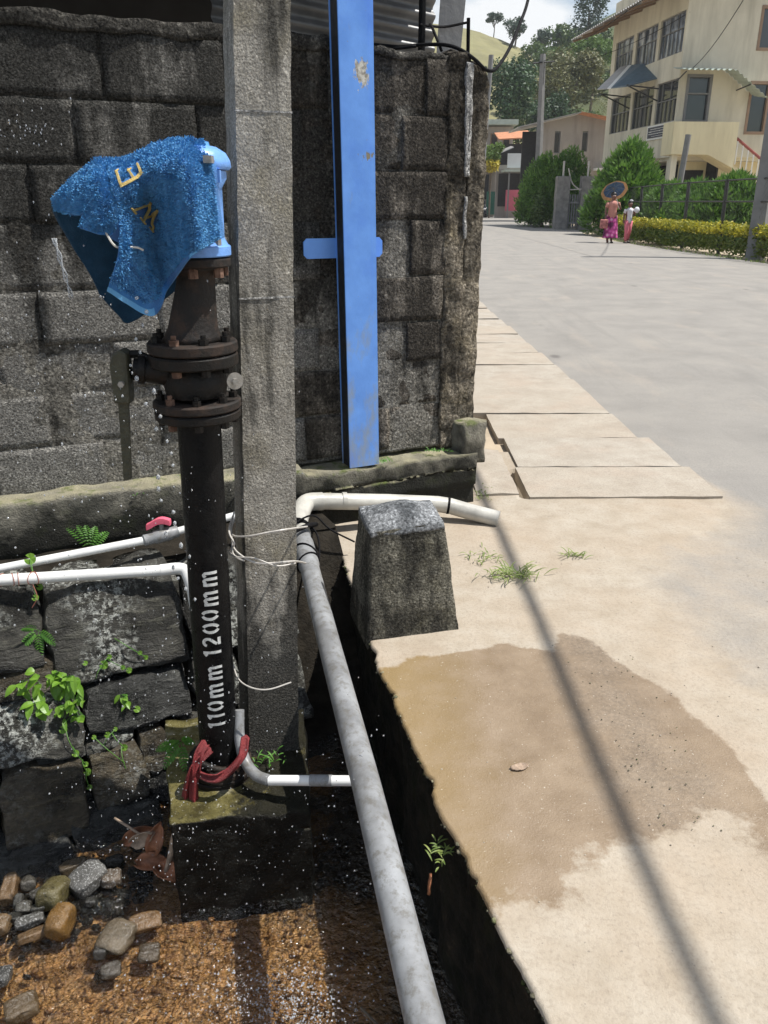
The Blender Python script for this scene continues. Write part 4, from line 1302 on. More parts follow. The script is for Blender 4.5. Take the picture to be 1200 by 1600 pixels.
# ------------------------------------------------------------------ guard stone
bol = thing('guard_stone', 'squat tapered cement guard stone with smoothed grey top beside the drain', 'bollard', (.09, 2.53, 0))
A, B_, C_, D_ = Vector((-.057, 2.383, 0)), Vector((.262, 2.462, 0)), Vector((.195, 2.735, 0)), Vector((-.128, 2.655, 0))
a, b, c, d = Vector((-.045, 2.43, .385)), Vector((.203, 2.49, .395)), Vector((.165, 2.66, .41)), Vector((-.088, 2.60, .41))
def bl(p):
    u, v, k = p.x, p.y, p.z
    lo_b = A.lerp(B_, u).lerp(D_.lerp(C_, u), v)
    hi_b = a.lerp(b, u).lerp(d.lerp(c, u), v)
    w = lo_b.lerp(hi_b, k)
    if k > .9:
        w.z += .035 * (1 - (2 * u - 1) ** 2) * (1 - (2 * v - 1) ** 2) * (k - .9) * 10
    return w
q = MB().rough((0, 0, -.08), (1, 1, 1), (26, 26, 34), .0035, 14, .035, 6, warp=bl)
q.build('body', 'bollard', bol, smooth=True)
q = MB().rough((-.004, -.008, .945), (1.004, 1.004, 1.012), (24, 24, 3), .004, 12, .09, 8, warp=bl)
q.build('cement_cap', 'bollard_cap', bol, smooth=True)

# ------------------------------------------------------------------ stones in the stream
def pebble(x, y, z, sx, sy, sz, rot, col, label, mat='pebble', ang=.25, seed=0, cat='stone'):
    sx, sy, sz = sx * .92, sy * .92, sz * .86
    bm = bmesh.new()
    bmesh.ops.create_icosphere(bm, subdivisions=3, radius=1)
    sd = Vector((seed * 3.7, seed * 1.3, seed * .7))
    for v in bm.verts:
        p = v.co
        q = Vector([max(-.80, min(.80, math.copysign(abs(c) ** (1 - ang), c))) for c in p]) * 1.18
        k = 1 + .30 * noise.noise(p * 1.4 + sd) + .13 * noise.noise(p * 3.2 + sd) + .05 * noise.noise(p * 9 + sd)
        k = min(k, 1.02 + .05 * noise.noise(p * 5 + sd))
        v.co = Vector((q.x * sx, q.y * sy, q.z * sz)) * k
    me = bpy.data.meshes.new('stream_stone')
    bm.to_mesh(me)
    bm.free()
    o = put('stream_stone', me, mat, None, True, (x, y, z), rot)
    o.rotation_euler.x = .25 * math.sin(seed * 2.3)
    o.color = (*col, 1)
    tag(o, label, cat, 'stones lying along the stream edge')
ZB = -.555
PEB = [ # x, y, half sizes (m), rotation, colour, label
 (-1.13, 1.84, .024, .050, .030, .15, (.30, .19, .10), 'upright tan stone at the far left edge of the stone heap', 'pebble'),
 (-1.088, 1.87, .025, .024, .022, .4, (.14, .13, .115), 'round grey brown pebble below the left slate', 'pebble'),
 (-1.091, 1.805, .016, .024, .016, .2, (.10, .10, .095), 'small dark pebble between the tan stone and the round pebble', 'pebble'),
 (-1.044, 1.828, .026, .018, .016, .7, (.085, .08, .07), 'small dark oval stone left of the olive stone', 'pebble'),
 (-0.99, 1.824, .042, .060, .040, -.1, (.22, .19, .085), 'olive yellow angular stone in the middle of the heap', 'pebble'),
 (-0.91, 1.882, .050, .062, .034, -.75, (.20, .20, .20), 'large speckled grey stone leaning to the right', 'pebble_speckled'),
 (-0.972, 1.933, .046, .022, .022, .5, (.17, .13, .085), 'flat brown stone lying above the speckled grey stone', 'pebble'),
 (-0.84, 1.89, .034, .034, .022, .3, (.22, .17, .13), 'brown rough stone at the right of the speckled grey stone', 'pebble_speckled'),
 (-1.063, 1.779, .026, .020, .018, .2, (.12, .115, .10), 'smooth grey oval pebble under the round pebble', 'pebble'),
 (-1.02, 1.779, .024, .014, .014, .3, (.12, .12, .11), 'flat small grey pebble touching the olive stone', 'pebble'),
 (-1.028, 1.734, .044, .020, .018, .45, (.16, .16, .155), 'speckled dark flat stone above the sandy slab', 'pebble_speckled'),
 (-0.929, 1.718, .036, .050, .046, -.1, (.36, .20, .06), 'wet amber boulder standing in the shallow water', 'pebble'),
 (-0.997, 1.69, .050, .018, .014, .5, (.30, .19, .10), 'flat sandy stone left of the amber boulder', 'pebble'),
 (-1.1, 1.718, .026, .028, .026, 0, (.30, .20, .11), 'tan rounded stone cut by the left picture edge', 'pebble'),
 (-0.756, 1.675, .050, .058, .026, -.3, (.26, .21, .15), 'large half drowned grey tan stone in the stream', 'pebble'),
 (-0.79, 1.638, .020, .026, .018, .2, (.09, .085, .08), 'dark wet stone beside the half drowned tan stone', 'pebble'),
 (-0.692, 1.732, .052, .030, .016, .35, (.33, .20, .10), 'flat sandy stone near the footing block', 'pebble'),
 (-0.876, 1.805, .018, .014, .012, .2, (.07, .07, .068), 'small black stone under the speckled grey stone', 'pebble'),
 (-1.079, 1.745, .024, .016, .014, .1, (.06, .06, .055), 'small black pebble left of the dark flat stone', 'pebble'),
 (-0.653, 1.63, .034, .030, .014, .1, (.13, .095, .06), 'dark drowned stone in front of the footing block', 'pebble'),
 (-1.027, 1.555, .024, .032, .020, .1, (.10, .10, .10), 'dark grey stone at the left edge below the heap', 'pebble_speckled'),
 (-0.938, 1.466, .046, .034, .020, .5, (.20, .14, .08), 'brown rounded stone nearest the lower left corner', 'pebble'),
 (-0.743, 1.578, .030, .024, .012, .3, (.15, .13, .11), 'drowned brown stone below the half drowned tan stone', 'pebble'),
 (-0.852, 1.959, .030, .018, .020, .3, (.05, .05, .048), 'black stone beside the dead leaves', 'pebble')]

for i, p in enumerate(PEB):
    pebble(p[0], p[1], ZB + p[4] * .55, p[2], p[3], p[4], p[5], p[6], p[7], p[8], .12 + .2 * (i % 3 == 0), i + 1)
# loose grit: more than anyone could count
gr, gk = MB(), MB()
rr = random.Random(4)
for _ in range(620):
    x, y = rr.uniform(-1.7, -.1), rr.uniform(1.25, 2.05)
    r_ = rr.choice((.004, .006, .006, .009, .013))
    gr.ico((x, y, -.600 + r_ * .4 + max(0, -x - 1) * .05), r_, 1, (1, rr.uniform(.6, 1), .7), .3, 2, _)
for _ in range(420):
    x = rr.uniform(-1.4, -.72)
    y = 1.80 + (x + 1.1) * .38 + rr.gauss(0, .10)
    r_ = rr.choice((.006, .009, .012, .016, .022))
    gk.ico((x, y, -.585 + r_ * .4), r_, 1, (1, rr.uniform(.6, 1), .75), .5, 1.6, _)
kind(gk.build('dark_stream_gravel', 'rubble_slate', smooth=True), 'stuff')
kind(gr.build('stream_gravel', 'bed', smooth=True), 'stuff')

# dead leaves and sticks caught between the wall and the footing block
def leaf_shape(name, c, L, Wd, dirn, up, curl, mat, label, cat, group=None):
    d = Vector(dirn).normalized()
    s_ = d.cross(Vector(up)).normalized()
    n = s_.cross(d)
    rows = []
    for i in range(9):
        t = i / 8
        w = Wd * math.sin(math.pi * min(1, t * .96 + .03)) ** .7
        rows.append([Vector(c) + d * L * t + s_ * w * k + n * (curl * (k * k) * Wd + .10 * L * math.sin(t * 5) * (abs(curl) > .35) + .05 * L * noise.noise(Vector((t * 6, k * 3, L * 90)))) for k in (-1, -.6, -.2, .2, .6, 1)])
    o = MB().grid(rows).build(name, mat, None, smooth=True)
    so = o.modifiers.new('thickness', 'SOLIDIFY')
    so.thickness = .003
    return tag(o, label, cat, group)
leaf_shape('dead_leaf', (-.84, 2.03, -.53), .10, .026, (1, .1, .45), (0, -1, .6), .6, 'dead_leaf', 'curled orange dead leaf at the left of the leaf heap', 'leaf', 'dead leaves caught beside the footing block')
leaf_shape('dead_leaf', (-.80, 2.00, -.50), .09, .022, (.8, -.2, .5), (0, -1, .3), .9, 'wood', 'pale brown dead leaf lying on top of the leaf heap', 'leaf', 'dead leaves caught beside the footing block')
leaf_shape('dead_leaf', (-.735, 1.97, -.53), .11, .026, (.25, .2, .9), (0, -1, .2), .5, 'dead_leaf', 'upright reddish dead leaf against the footing block', 'leaf', 'dead leaves caught beside the footing block')
leaf_shape('dead_leaf', (-.78, 1.95, -.55), .10, .026, (.9, .0, .12), (0, -.6, 1), .8, 'dead_leaf', 'flat brown dead leaf lying lowest in the leaf heap', 'leaf', 'dead leaves caught beside the footing block')
leaf_shape('dead_leaf', (-.70, 1.93, -.55), .09, .03, (.3, -.3, .1), (0, -.2, 1), .8, 'dead_leaf', 'small folded dead leaf at the water beside the block corner', 'leaf', 'dead leaves caught beside the footing block')
o = MB().tube(curve([(-.87, 2.05, -.455), (-.79, 2.01, -.475), (-.70, 1.96, -.50)], 4), .0045, 6).build('stick', 'wood', smooth=True)
tag(o, 'thin pale stick lying slantwise over the dead leaves', 'stick')
o = MB().tube(curve([(-.645, 1.96, -.40), (-.66, 1.94, -.48), (-.68, 1.90, -.55)], 4), [.007, .009, .010, .011, .010, .009, .008, .008, .006], 8).build('stick', 'wood', smooth=True)
tag(o, 'thick pale broken stick standing against the footing block', 'stick')
o = MB().tube([(.06, 1.30, -.52), (-.02, 1.42, -.54), (-.06, 1.47, -.55)], .004, 6).build('stick', 'bark')
tag(o, 'thin dark twig sticking out of the water under the grey pipe', 'stick')

# ------------------------------------------------------------------ small plants
def disc_leaf(mb, c, r, n, notch=True):
    n = Vector(n).normalized()
    a = n.cross(Vector((.3, .2, 1))).normalized()
    b = n.cross(a)
    k = 12
    pts = [Vector(c) - n * r * .18]
    for i in range(k + 1):
        q = R(20 + 320 * i / k)
        pts.append(Vector(c) + a * r * math.cos(q) + b * r * math.sin(q) + n * (.10 * r * math.sin(i * 2.1)))
    mb.add(pts, [(0, i, i + 1) for i in range(1, k + 1)])
def blade_leaf(mb, c, d, L, w, droop=.3, fold=.25):
    d = Vector(d).normalized()
    s_ = d.cross(Vector((0, -.3, 1))).normalized()
    n = s_.cross(d)
    rows = []
    for i in range(6):
        t = i / 5
        ww = w * math.sin(math.pi * (.08 + .92 * t)) ** .8
        p = Vector(c) + d * L * t - Vector((0, 0, 1)) * droop * L * t * t
        rows.append([p - s_ * ww + n * fold * ww, p, p + s_ * ww + n * fold * ww])
    mb.grid(rows)
def on_rub(s, z, out=.05):
    return Wp(s, rub_n(z) + out, z)
rr = random.Random(11)
def stem(mb, a, b, r=.0014):
    mid = (Vector(a) + Vector(b)) / 2 + Vector((0, -.012, .01))
    mb.tube(curve([a, mid, b], 4), r, 5)
def pennywort(label, leaves, root):
    t = thing('creeping_plant', label, 'plant', root, 'small plants rooted in the rubble wall')
    sb = MB()
    prev = Vector(root)
    for (p, r_) in leaves:
        lb = MB()
        disc_leaf(lb, p, r_, (rr.uniform(-.1, .3), -.8, rr.uniform(.3, .8)))
        lb.build('leaf', 'leaf_bright', t)
        if (Vector(p) - prev).length < .14:
            stem(sb, prev, p)
        prev = prev.lerp(Vector(p), .75)
    sb.build('stem', 'leaf_fern', t)
pennywort('hanging strand of round bright leaves in the middle of the rubble wall',
          [((-1.09, 2.267, -0.273), .014), ((-1.045, 2.231, -0.343), .012), ((-1.011, 2.219, -0.378), .009), ((-1.003, 2.205, -0.399), .013), ((-0.992, 2.177, -0.439), .009), ((-0.954, 2.296, -0.316), .011), ((-0.932, 2.315, -0.306), .008), ((-0.899, 2.286, -0.361), .012), ((-0.887, 2.244, -0.419), .010), ((-0.995, 2.279, -0.313), .008)], (-1.073, 2.299, -0.244))
pennywort('cluster of round and pointed bright leaves on the big lichen stone',
          [((-0.989, 2.437, -0.124), .016), ((-0.974, 2.46, -0.105), .009), ((-0.928, 2.45, -0.143), .009), ((-0.907, 2.451, -0.155), .011), ((-1.047, 2.422, -0.108), .009), ((-0.87, 2.376, -0.267), .012), ((-0.9, 2.378, -0.247), .011)], (-1.009, 2.401, -0.157))
pennywort('few small leaves near the thick white pipe above the dark joint',
          [((-1.257, 2.589, 0.217), .021), ((-1.216, 2.538, 0.131), .012), ((-1.225, 2.511, 0.103), .012), ((-0.877, 2.499, -0.113), .008), ((-0.857, 2.495, -0.129), .009)], (-1.231, 2.551, 0.155))
def leafy(label, c, n, spread, L, w, seed):
    t = thing('leafy_plant', label, 'plant', c, 'small plants rooted in the rubble wall')
    rr = random.Random(seed)
    sb = MB()
    for k in range(n):
        p = Vector(c) + Vector((rr.uniform(-1, 1) * spread, -.02 - rr.random() * spread * .5, rr.uniform(-.8, .8) * spread))
        lb = MB()
        blade_leaf(lb, p, (rr.uniform(-1, 1), rr.uniform(-1, -.2), rr.uniform(-.8, .6)), L * rr.uniform(.6, 1.2), w * rr.uniform(.7, 1.2), .4)
        lb.build('leaf', 'leaf_bright', t)
        stem(sb, c, p, .0012)
    sb.build('stem', 'leaf_fern', t)
leafy('bushy bright green plant under the fern on the rubble wall', (-1.095, 2.377, -0.136), 34, .055, .045, .011, 3)
leafy('broad leaved plant with yellowing leaves left of the bushy plant', (-1.199, 2.345, -0.115), 9, .045, .055, .017, 5)
leafy('yellow green seedling low on the rubble wall beside the bushy plant', (-1.159, 2.304, -0.188), 7, .03, .045, .016, 6)
leafy('dark leaved low plant hanging beneath the bushy plant', (-1.062, 2.329, -0.213), 22, .05, .03, .010, 8)
leafy('tiny leafy sprout at the right of the rubble wall near the pipe', (-0.903, 2.398, -0.221), 6, .02, .03, .009, 9)
def fern(label, c, fronds, L, seed, group='small plants rooted in the rubble wall', fy=-.45, lw=.26):
    t = thing('fern', label, 'fern', c, group)
    rr = random.Random(seed)
    for (dx, dz) in fronds:
        d = Vector((dx, fy, dz)).normalized()
        lb = MB()
        pts = [Vector(c) + d * L * k / 10 - Vector((0, 0, 1)) * .25 * L * (k / 10) ** 2 for k in range(11)]
        lb.tube(pts, .0010, 5)
        sd = d.cross(Vector((0, -1, .4))).normalized()
        for k in range(2, 11):
            w = L * lw * math.sin(math.pi * (.15 + .8 * k / 11))
            for sg in (-1, 1):
                blade_leaf(lb, pts[k], sd * sg + d * .45, w, w * .22, .15)
        lb.build('frond', 'leaf_fern', t)
fern('small fern with three fronds above the bushy plant', (-1.202, 2.445, 0.01), [(-.8, -.5), (.1, -.9), (.9, -.25), (-.3, .5)], .075, 2)
fern('feathery fern growing from the plinth joint above the white pipes', (-1.173, 2.934, 0.091), [(-.12, 1), (.06, 1), (.28, 1), (-.34, .9), (.5, .8)], .18, 3, None, -.25, .13)
fern('toothed bright seedling on the footing block corner', (-0.619, 2.02, -0.137), [(-1, .25), (-.6, -.55), (.7, .7), (.2, -.8), (-.2, .3)], .075, 4, None, -.5)
def tuft(label, c, n, L, spread, seed, group=None, mat='grass', lean_=(0, 0)):
    rr = random.Random(seed)
    mb = MB()
    for k in range(n):
        a = rr.uniform(0, 2 * math.pi)
        p = Vector(c) + Vector((rr.gauss(0, spread[0]), rr.gauss(0, spread[1]), 0))
        blade_leaf(mb, p, (math.cos(a) * .7 + lean_[0], math.sin(a) * .7 + lean_[1], rr.uniform(.5, 1.2)), L * rr.uniform(.5, 1.2), .0022, .5, .2)
    return tag(mb.build('grass_tuft', mat), label, 'grass tuft', group)
tuft('largest grass tuft growing from the crack beside the cable shadow', (.515, 2.90, .0), 90, .105, (.045, .03), 1, 'grass tufts in the apron cracks')
tuft('thin grass row between the guard stone and the largest tuft', (.40, 3.08, .0), 40, .05, (.05, .05), 2, 'grass tufts in the apron cracks')
tuft('small dry grass tuft alone on the apron right of the others', (.80, 3.09, .0), 26, .07, (.02, .015), 3, 'grass tufts in the apron cracks')
tuft('short moss and grass at the foot of the wall pier', (.50, 3.86, .0), 40, .04, (.02, .06), 4)
tuft('little green tuft growing on the drain edge', (.135, 1.50, -.06), 30, .04, (.012, .02), 5)
tuft('short weeds on the footing block behind the short pipe', (-.37, 2.03, -.21), 36, .05, (.04, .02), 6, None, 'leaf_fern')
for k, (s_, n_, lb) in enumerate([(-1.66, -.02, 'mossy green tuft on the plinth ledge left of the standpipe'), (-1.22, -.02, 'mossy green tuft on the plinth ledge beside the cement post'), (-.50, .0, 'tiny weeds on the plinth under the steel post'), (-.2, -.04, 'tiny weeds at the right end of the plinth ledge')]):
    tuft(lb, Wp(s_, n_ - .01, .29 - .012 * (k > 1)), 30, .035, (.03, .012), 20 + k, 'weeds on the plinth ledge', 'leaf_fern')
rr = random.Random(8)
def bits(name, n, area, sz, mat, seed, zf):
    rr = random.Random(seed)
    mb = MB()
    for k in range(n):
        x, y = rr.uniform(*area[0]), rr.uniform(*area[1])
        if x < edge_x(y) + .03:
            continue
        r_ = rr.uniform(*sz)
        mb.ico((x, y, zf + r_ * .3), r_, 1, (1, rr.uniform(.6, 1.2), .6), .35, 2, k)
    kind(mb.build(name, mat), 'stuff')
bits('loose_grit', 420, ((-.1, 2.4), (.9, 3.6)), (.001, .003), 'slab', 2, 0)
bits('loose_grit', 70, ((.60, .85), (1.5, 2.3)), (.0012, .003), 'plinth', 3, 0)
eb = MB()
for k in range(300):
    y = rr.uniform(.85, 3.2)
    r_ = rr.choice((.002, .003, .004, .006, .009))
    eb.ico((edge_x(y) + abs(rr.gauss(.004, .009)), y, -.004 - abs(rr.gauss(0, .012))), r_, 1, (1, rr.uniform(.6, 1.3), .7), .4, 2, k)
kind(eb.build('edge_rubble', 'plinth', smooth=True), 'stuff')
leaf_shape('fallen_leaf', (.335, 1.72, .006), .05, .012, (1, .35, 0), (0, 0, 1), .3, 'wood', 'pale dry leaf lying on the wet patch', 'leaf')
leaf_shape('fallen_leaf', (.105, 1.44, -.13), .05, .011, (.1, .3, 1), (1, 0, .2), .3, 'dead_leaf', 'orange leaf stuck to the shaded drain side', 'leaf')

# ------------------------------------------------------------------ flying water
dr = MB()
rr = random.Random(21)
def drop(x, y, z, r_):
    el = rr.uniform(1., 1.9)
    dr.ico((x, y, z), r_, 1, (1, 1, el), .25, 1.5, rr.random() * 90)
for _ in range(640):
    u = rr.random()
    x = -.62 + rr.gauss(0, .17) + u * .06
    z = 1.25 - 1.75 * (u ** .8)
    y = 1.72 + rr.gauss(0, .13)
    drop(x, y, z, rr.choice((.0009, .0011, .0014, .0017, .0022)))
for _ in range(230):
    drop(rr.uniform(-.62, .02), rr.uniform(1.4, 1.85), rr.uniform(-.52, .25), rr.choice((.0009, .0012, .0015, .002)))
for _ in range(26):
    p = Vector((-.545 + rr.gauss(0, .022), 1.83, 1.20 - .030 * _)) 
    drop(p.x + .0018 * _, p.y, p.z, rr.uniform(.003, .0055))
for _ in range(60):
    p = Vector((-.86, 1.95, 1.2)) + Vector((rr.gauss(0, .14), rr.gauss(0, .1), rr.gauss(0, .16)))
    drop(p.x, p.y, p.z, .0016)
for _ in range(40):
    drop(-.73 + rr.gauss(0, .05), 1.82, 1.54 + rr.gauss(0, .02), .0014)
kind(dr.build('water_drops', 'drop', smooth=True), 'stuff')
jet = MB()
for (dx, ph) in ((0, 0), (.012, 2), (-.01, 4)):
    p0 = Vector((-.7225 + dx * .2, 1.85, 1.325))
    jet.tube([p0 + Vector((.025 * t + .003 * math.sin(t * 21 + ph), -.01 * t, -.13 * t)) for t in [k / 12 for k in range(13)]], [.0022 - .0012 * k / 12 for k in range(13)], 6)
kind(jet.build('water_jet', 'drop', smooth=True), 'stuff')
fo_ = MB()
for _ in range(1500):
    g1, g2 = rr.gauss(0, .11), rr.gauss(0, .06)
    x, y = -.27 + g1, 1.49 + g2 - g1 * .1
    if rr.random() < .12:
        x, y = rr.uniform(-.75, .0), rr.uniform(1.3, 1.72)
    r_ = rr.choice((.0008, .001, .0012, .0016, .002, .003))
    fo_.ico((x, y, -.556 + r_ * .5 + (abs(rr.gauss(0, .02)) if rr.random() < .4 else 0)), r_, 1, (1, 1, .8))
kind(fo_.build('splash_foam', 'drop', smooth=True), 'stuff')

# overhead cable whose shadow crosses the apron
k_ = SUN.x / SUN.z, SUN.y / SUN.z
cab = []
for (x, y) in ((.70, -3.), (.62, .6), (.603, 1.07), (.575, 1.8), (.558, 2.5), (.533, 3.2), (.50, 3.9), (.45, 5.2), (.36, 8)):
    z = 4.9 + .02 * (y - 1.5) ** 2
    cab.append((x + k_[0] * z, y + k_[1] * z, z))
tag(MB().tube(curve(cab, 5), .021, 10).build('overhead_cable', 'cable', smooth=True), 'thick black bundled cable strung high over the apron', 'cable')

# ------------------------------------------------------------------ shed behind the wall
shed = thing('shed', 'dark open shed with corrugated tin side rising behind the block wall', 'shed', (-1.2, 5.2, 0))
def corrugated(mb, o, u, v, nu, amp, normal, per, thick=0):
    """sheet from o along u and v, waves running along u"""
    o, u, v, nn = Vector(o), Vector(u), Vector(v), Vector(normal)
    n = max(2, int(v.length / per * 8))
    mb.grid([[o + u * (i / nu) + v * (j / n) + nn * amp * math.sin(2 * math.pi * (v.length * j / n) / per) for i in range(nu + 1)] for j in range(n + 1)])
q = MB()
corrugated(q, (-.80, 4.30, 1.85), (1.06, .50, -.10), (0, 0, .75), 2, .018, (.43, -.9, 0), .075)
q.build('tin_side', 'tin_shed', shed, smooth=True)
q = MB()
corrugated(q, (-5.2, 3.2, 2.62), (0, 5.2, .45), (5.55, .55, 0), 3, .02, (0, 0, 1), .09)
q.build('tin_roof', 'tin_dark', shed, smooth=True)
MB().box(-6, .2, 7.0, 7.08, 0, 3.0).build('back_wall', 'dark_room', shed)
q = MB().hexa([(.235, 4.20, 1.9), (.345, 4.24, 1.9), (.345, 4.26, 1.9), (.235, 4.22, 1.9)], [(.275, 4.20, 2.62), (.40, 4.24, 2.62), (.40, 4.26, 2.62), (.275, 4.22, 2.62)])
q.build('white_board', 'pole_grey', shed)
MB().tube([(.165, 4.10, 1.7), (.175, 4.10, 2.75)], .016, 8).build('support_rod', 'cable', shed)
for z in (1.99, 2.13):
    MB().tube(curve([(.16, 4.08, z), (.27, 4.185, z + .01), (.38, 4.20, z + .03)], 4), .006, 6).build('strap', 'cable', shed)
MB().tube([(-1.1, 6.9, 2.30), (-.55, 6.9, 2.27)], .03, 4).build('painted_light_gap', 'white_paint', shed)  # solid white bar painted in place of daylight at the shed's back
cb = thing('service_cable', 'black cable sagging from the shed over the top of the wall pier', 'cable', (.4, 3.85, 1.9))
MB().tube(curve([(-0.042, 4.0, 2.039), (0.061, 3.95, 2.024), (0.164, 3.9, 2.023), (0.256, 3.85, 2.015), (0.321, 3.82, 1.992), (0.382, 3.82, 1.956), (0.435, 3.85, 1.922), (0.482, 3.9, 1.934), (0.56, 4.1, 2.035), (0.64, 4.35, 2.18), (0.714, 4.6, 2.342), (0.807, 5.0, 2.669)], 8), .0075, 8).build('strand', 'cable', cb, smooth=True)
MB().tube(curve([(0.006, 3.95, 2.012), (0.069, 3.92, 2.014), (0.136, 3.9, 2.018)], 4), .007, 6).build('strand', 'cable', cb, smooth=True)
MB().tube(curve([(0.244, 3.86, 1.993), (0.225, 3.88, 2.039), (0.209, 3.95, 2.091), (0.205, 4.1, 2.135)], 4), .006, 6).build('strand', 'cable', cb, smooth=True)
o = MB().tube([(.475, 5.0, -.02), (0.461, 5.0, 2.122), (0.457, 5.0, 2.326)], .010, 6).build('thin_rod', 'cable')
tag(o, 'thin dark rod standing up behind the top of the wall pier', 'rod')
o = MB().tube([(1.40, 13.0, -.05), (1.53, 13.0, 3.35)], .035, 10).build('pale_post', 'pole_grey')
tag(o, 'pale slender post half hidden behind the wall pier', 'post')

# ------------------------------------------------------------------ foliage helpers
def foliage(mb, blobs, n, size, seed, flat=.6, shell=.55):
    """leaf quads through the volume of overlapping clumps"""
    rr = random.Random(seed)
    tot = sum(b[1][0] * b[1][1] * b[1][2] for b in blobs) ** 1
    vs, fs = [], []
    wts = [(b[1][0] * b[1][1] + b[1][0] * b[1][2]) for b in blobs]
    for (c, r_) in rr.choices(blobs, wts, k=n):
        d = Vector((rr.gauss(0, 1), rr.gauss(0, 1), rr.gauss(0, 1))).normalized()
        k = (shell + (1 - shell) * rr.random()) * (1 + .18 * noise.noise(Vector(c) + d * 2.5))
        p = Vector(c) + Vector((d.x * r_[0], d.y * r_[1], d.z * r_[2])) * k
        a = Vector((rr.gauss(0, 1), rr.gauss(0, 1), rr.gauss(0, flat))).normalized()
        b = a.cross(d + Vector((rr.gauss(0, .5), rr.gauss(0, .5), rr.gauss(0, .5)))).normalized()
        s_ = size * rr.uniform(.55, 1.35)
        i = len(vs)
        vs += [p - a * s_, p + b * s_ * .55, p + a * s_, p - b * s_ * .55]
        fs.append((i, i + 1, i + 2, i + 3))
    mb.add(vs, fs)
def blobs_for(c, w, h, n, seed, d=None):
    rr = random.Random(seed)
    out = [((c[0], c[1], c[2]), (w * .36, (d or w) * .36, h * .36))]
    for _ in range(n):
        a, e = rr.uniform(0, 6.283), rr.uniform(-.8, 1.)
        k = rr.uniform(.24, .36)
        out.append(((c[0] + math.cos(a) * w * .30 * math.cos(e), c[1] + math.sin(a) * (d or w) * .30 * math.cos(e), c[2] + math.sin(e) * h * .33),
                    (w * k * .62, (d or w) * k * .62, h * k * .6)))
    return out
def tree(name, label, base, c, w, h, mat, n, size, seed, nb=9, group='trees on the hillside', cat='tree', trunk_r=None, shell=.55):
    t = thing(name, label, cat, base, group)
    bl = blobs_for(c, w, h, nb, seed)
    q = MB()
    foliage(q, bl, n, size, seed, .6, shell)
    q.build('crown', mat, t)
    r_ = trunk_r or w * .028
    q = MB()
    b, cc = Vector(base), Vector(c)
    q.tube(curve([b, b.lerp(cc, .5) + Vector((w * .03, 0, 0)), cc], 4), [r_ * (1 - .07 * k) for k in range(9)], 8)
    for (bc, br) in bl[1:6]:
        q.tube([b.lerp(cc, .55), b.lerp(cc, .8).lerp(Vector(bc), .5), bc], [r_ * .5, r_ * .35, r_ * .15], 6)
    q.build('trunk', 'bark', t)
    return t

# ------------------------------------------------------------------ hills
sk = [(-160, 30), (-60, 31), (0, 32.5), (9.4, 32.2), (11.8, 31.8), (16.5, 31.1), (21.3, 29.6), (26.2, 28.0), (28, 27), (36, 31), (47, 36), (60, 41), (90, 46), (200, 44)]
def crest(x):
    for (x0, z0), (x1, z1) in zip(sk, sk[1:]):
        if x <= x1:
            return z0 + (z1 - z0) * (x - x0) / (x1 - x0)
    return sk[-1][1]
def hill_z(x, y):
    xs = x * 170 / max(60, y)
    t = max(0, min(1, (y - 97) / 73))
    t = t * t * (3 - 2 * t) * .25 + t * .75
    z = crest(xs) * t if y <= 170 else crest(xs) - (y - 170) * .12
    return -.1 + z + 1.4 * t * noise.noise(Vector((x * .06, y * .06, 0))) * (1 if y < 165 else .3) + .25 * t * noise.noise(Vector((x * .4, y * .4, 2)))
def hill(name, x0, x1, mat):
    kind(MB().grid([[(x0 + (x1 - x0) * i / 90, y, hill_z(x0 + (x1 - x0) * i / 90, y)) for i in range(91)] for y in [97 + 2.2 * k for k in range(60)]]).build(name, mat, smooth=True), 'structure')
hill('grassy_hill', -140, 27, 'dry_grass')
hill('wooded_hill', 27, 200, 'hill_wood')
def gtree(name, label, x, y, zc, w, h, mat, n, size, seed, nb=9, shell=.5, zb=None):
    zb = hill_z(x, y) if zb is None else zb
    return tree(name, label, (x, y, min(zb, zc - h * .4)), (x, y, zc), w, h, mat, n, size, seed, nb, 'trees on the hillside', 'tree', None, shell)
gtree('broad_tree', 'dark green rounded tree standing behind the low shops', 12.9, 92, 11.8, 7.6, 7.4, 'tree_dark', 5200, .20, 1, 14)
gtree('broad_tree', 'olive brown spreading tree behind the grey house roof', 22.6, 110, 14.6, 9.8, 9.4, 'tree_olive', 6000, .22, 2, 16)
gtree('broad_tree', 'light green tree touching the eave of the cream building', 29.6, 128, 20.6, 7.4, 5.6, 'tree_light', 3600, .24, 3, 11)
gtree('tall_tree', 'tall blue grey tree rising above the hill beside the roof', 31.0, 140, 28.5, 6.6, 13.5, 'tree_blue', 3800, .20, 4, 16, .35)
gtree('small_tree', 'small round tree alone on the bare hill crest', 20.4, 171, 33.0, 3.6, 2.4, 'tree_blue', 700, .22, 5, 5)
gtree('small_tree', 'wide feathery tree on the crest right of the round one', 24.2, 169, 31.2, 6.0, 4.2, 'tree_blue', 1100, .26, 6, 7, .4)
gtree('small_tree', 'little dark tree where the bare hill meets the wood', 27.9, 160, 28.3, 3.4, 3.2, 'tree_blue', 700, .2, 7, 5)
gtree('small_tree', 'tiny paired tree beside the dark one on the skyline', 30.2, 158, 28.2, 2.0, 2.2, 'tree_dark', 400, .18, 27, 4)
gtree('broad_tree', 'grey green bushy tree high on the wooded slope', 26.0, 136, 20.8, 8.0, 6.0, 'tree_mid', 4000, .22, 8, 12)
gtree('broad_tree', 'yellow green tree at the edge of the dry grass slope', 20.2, 130, 17.6, 5.0, 5.6, 'tree_light', 2400, .22, 9, 9)
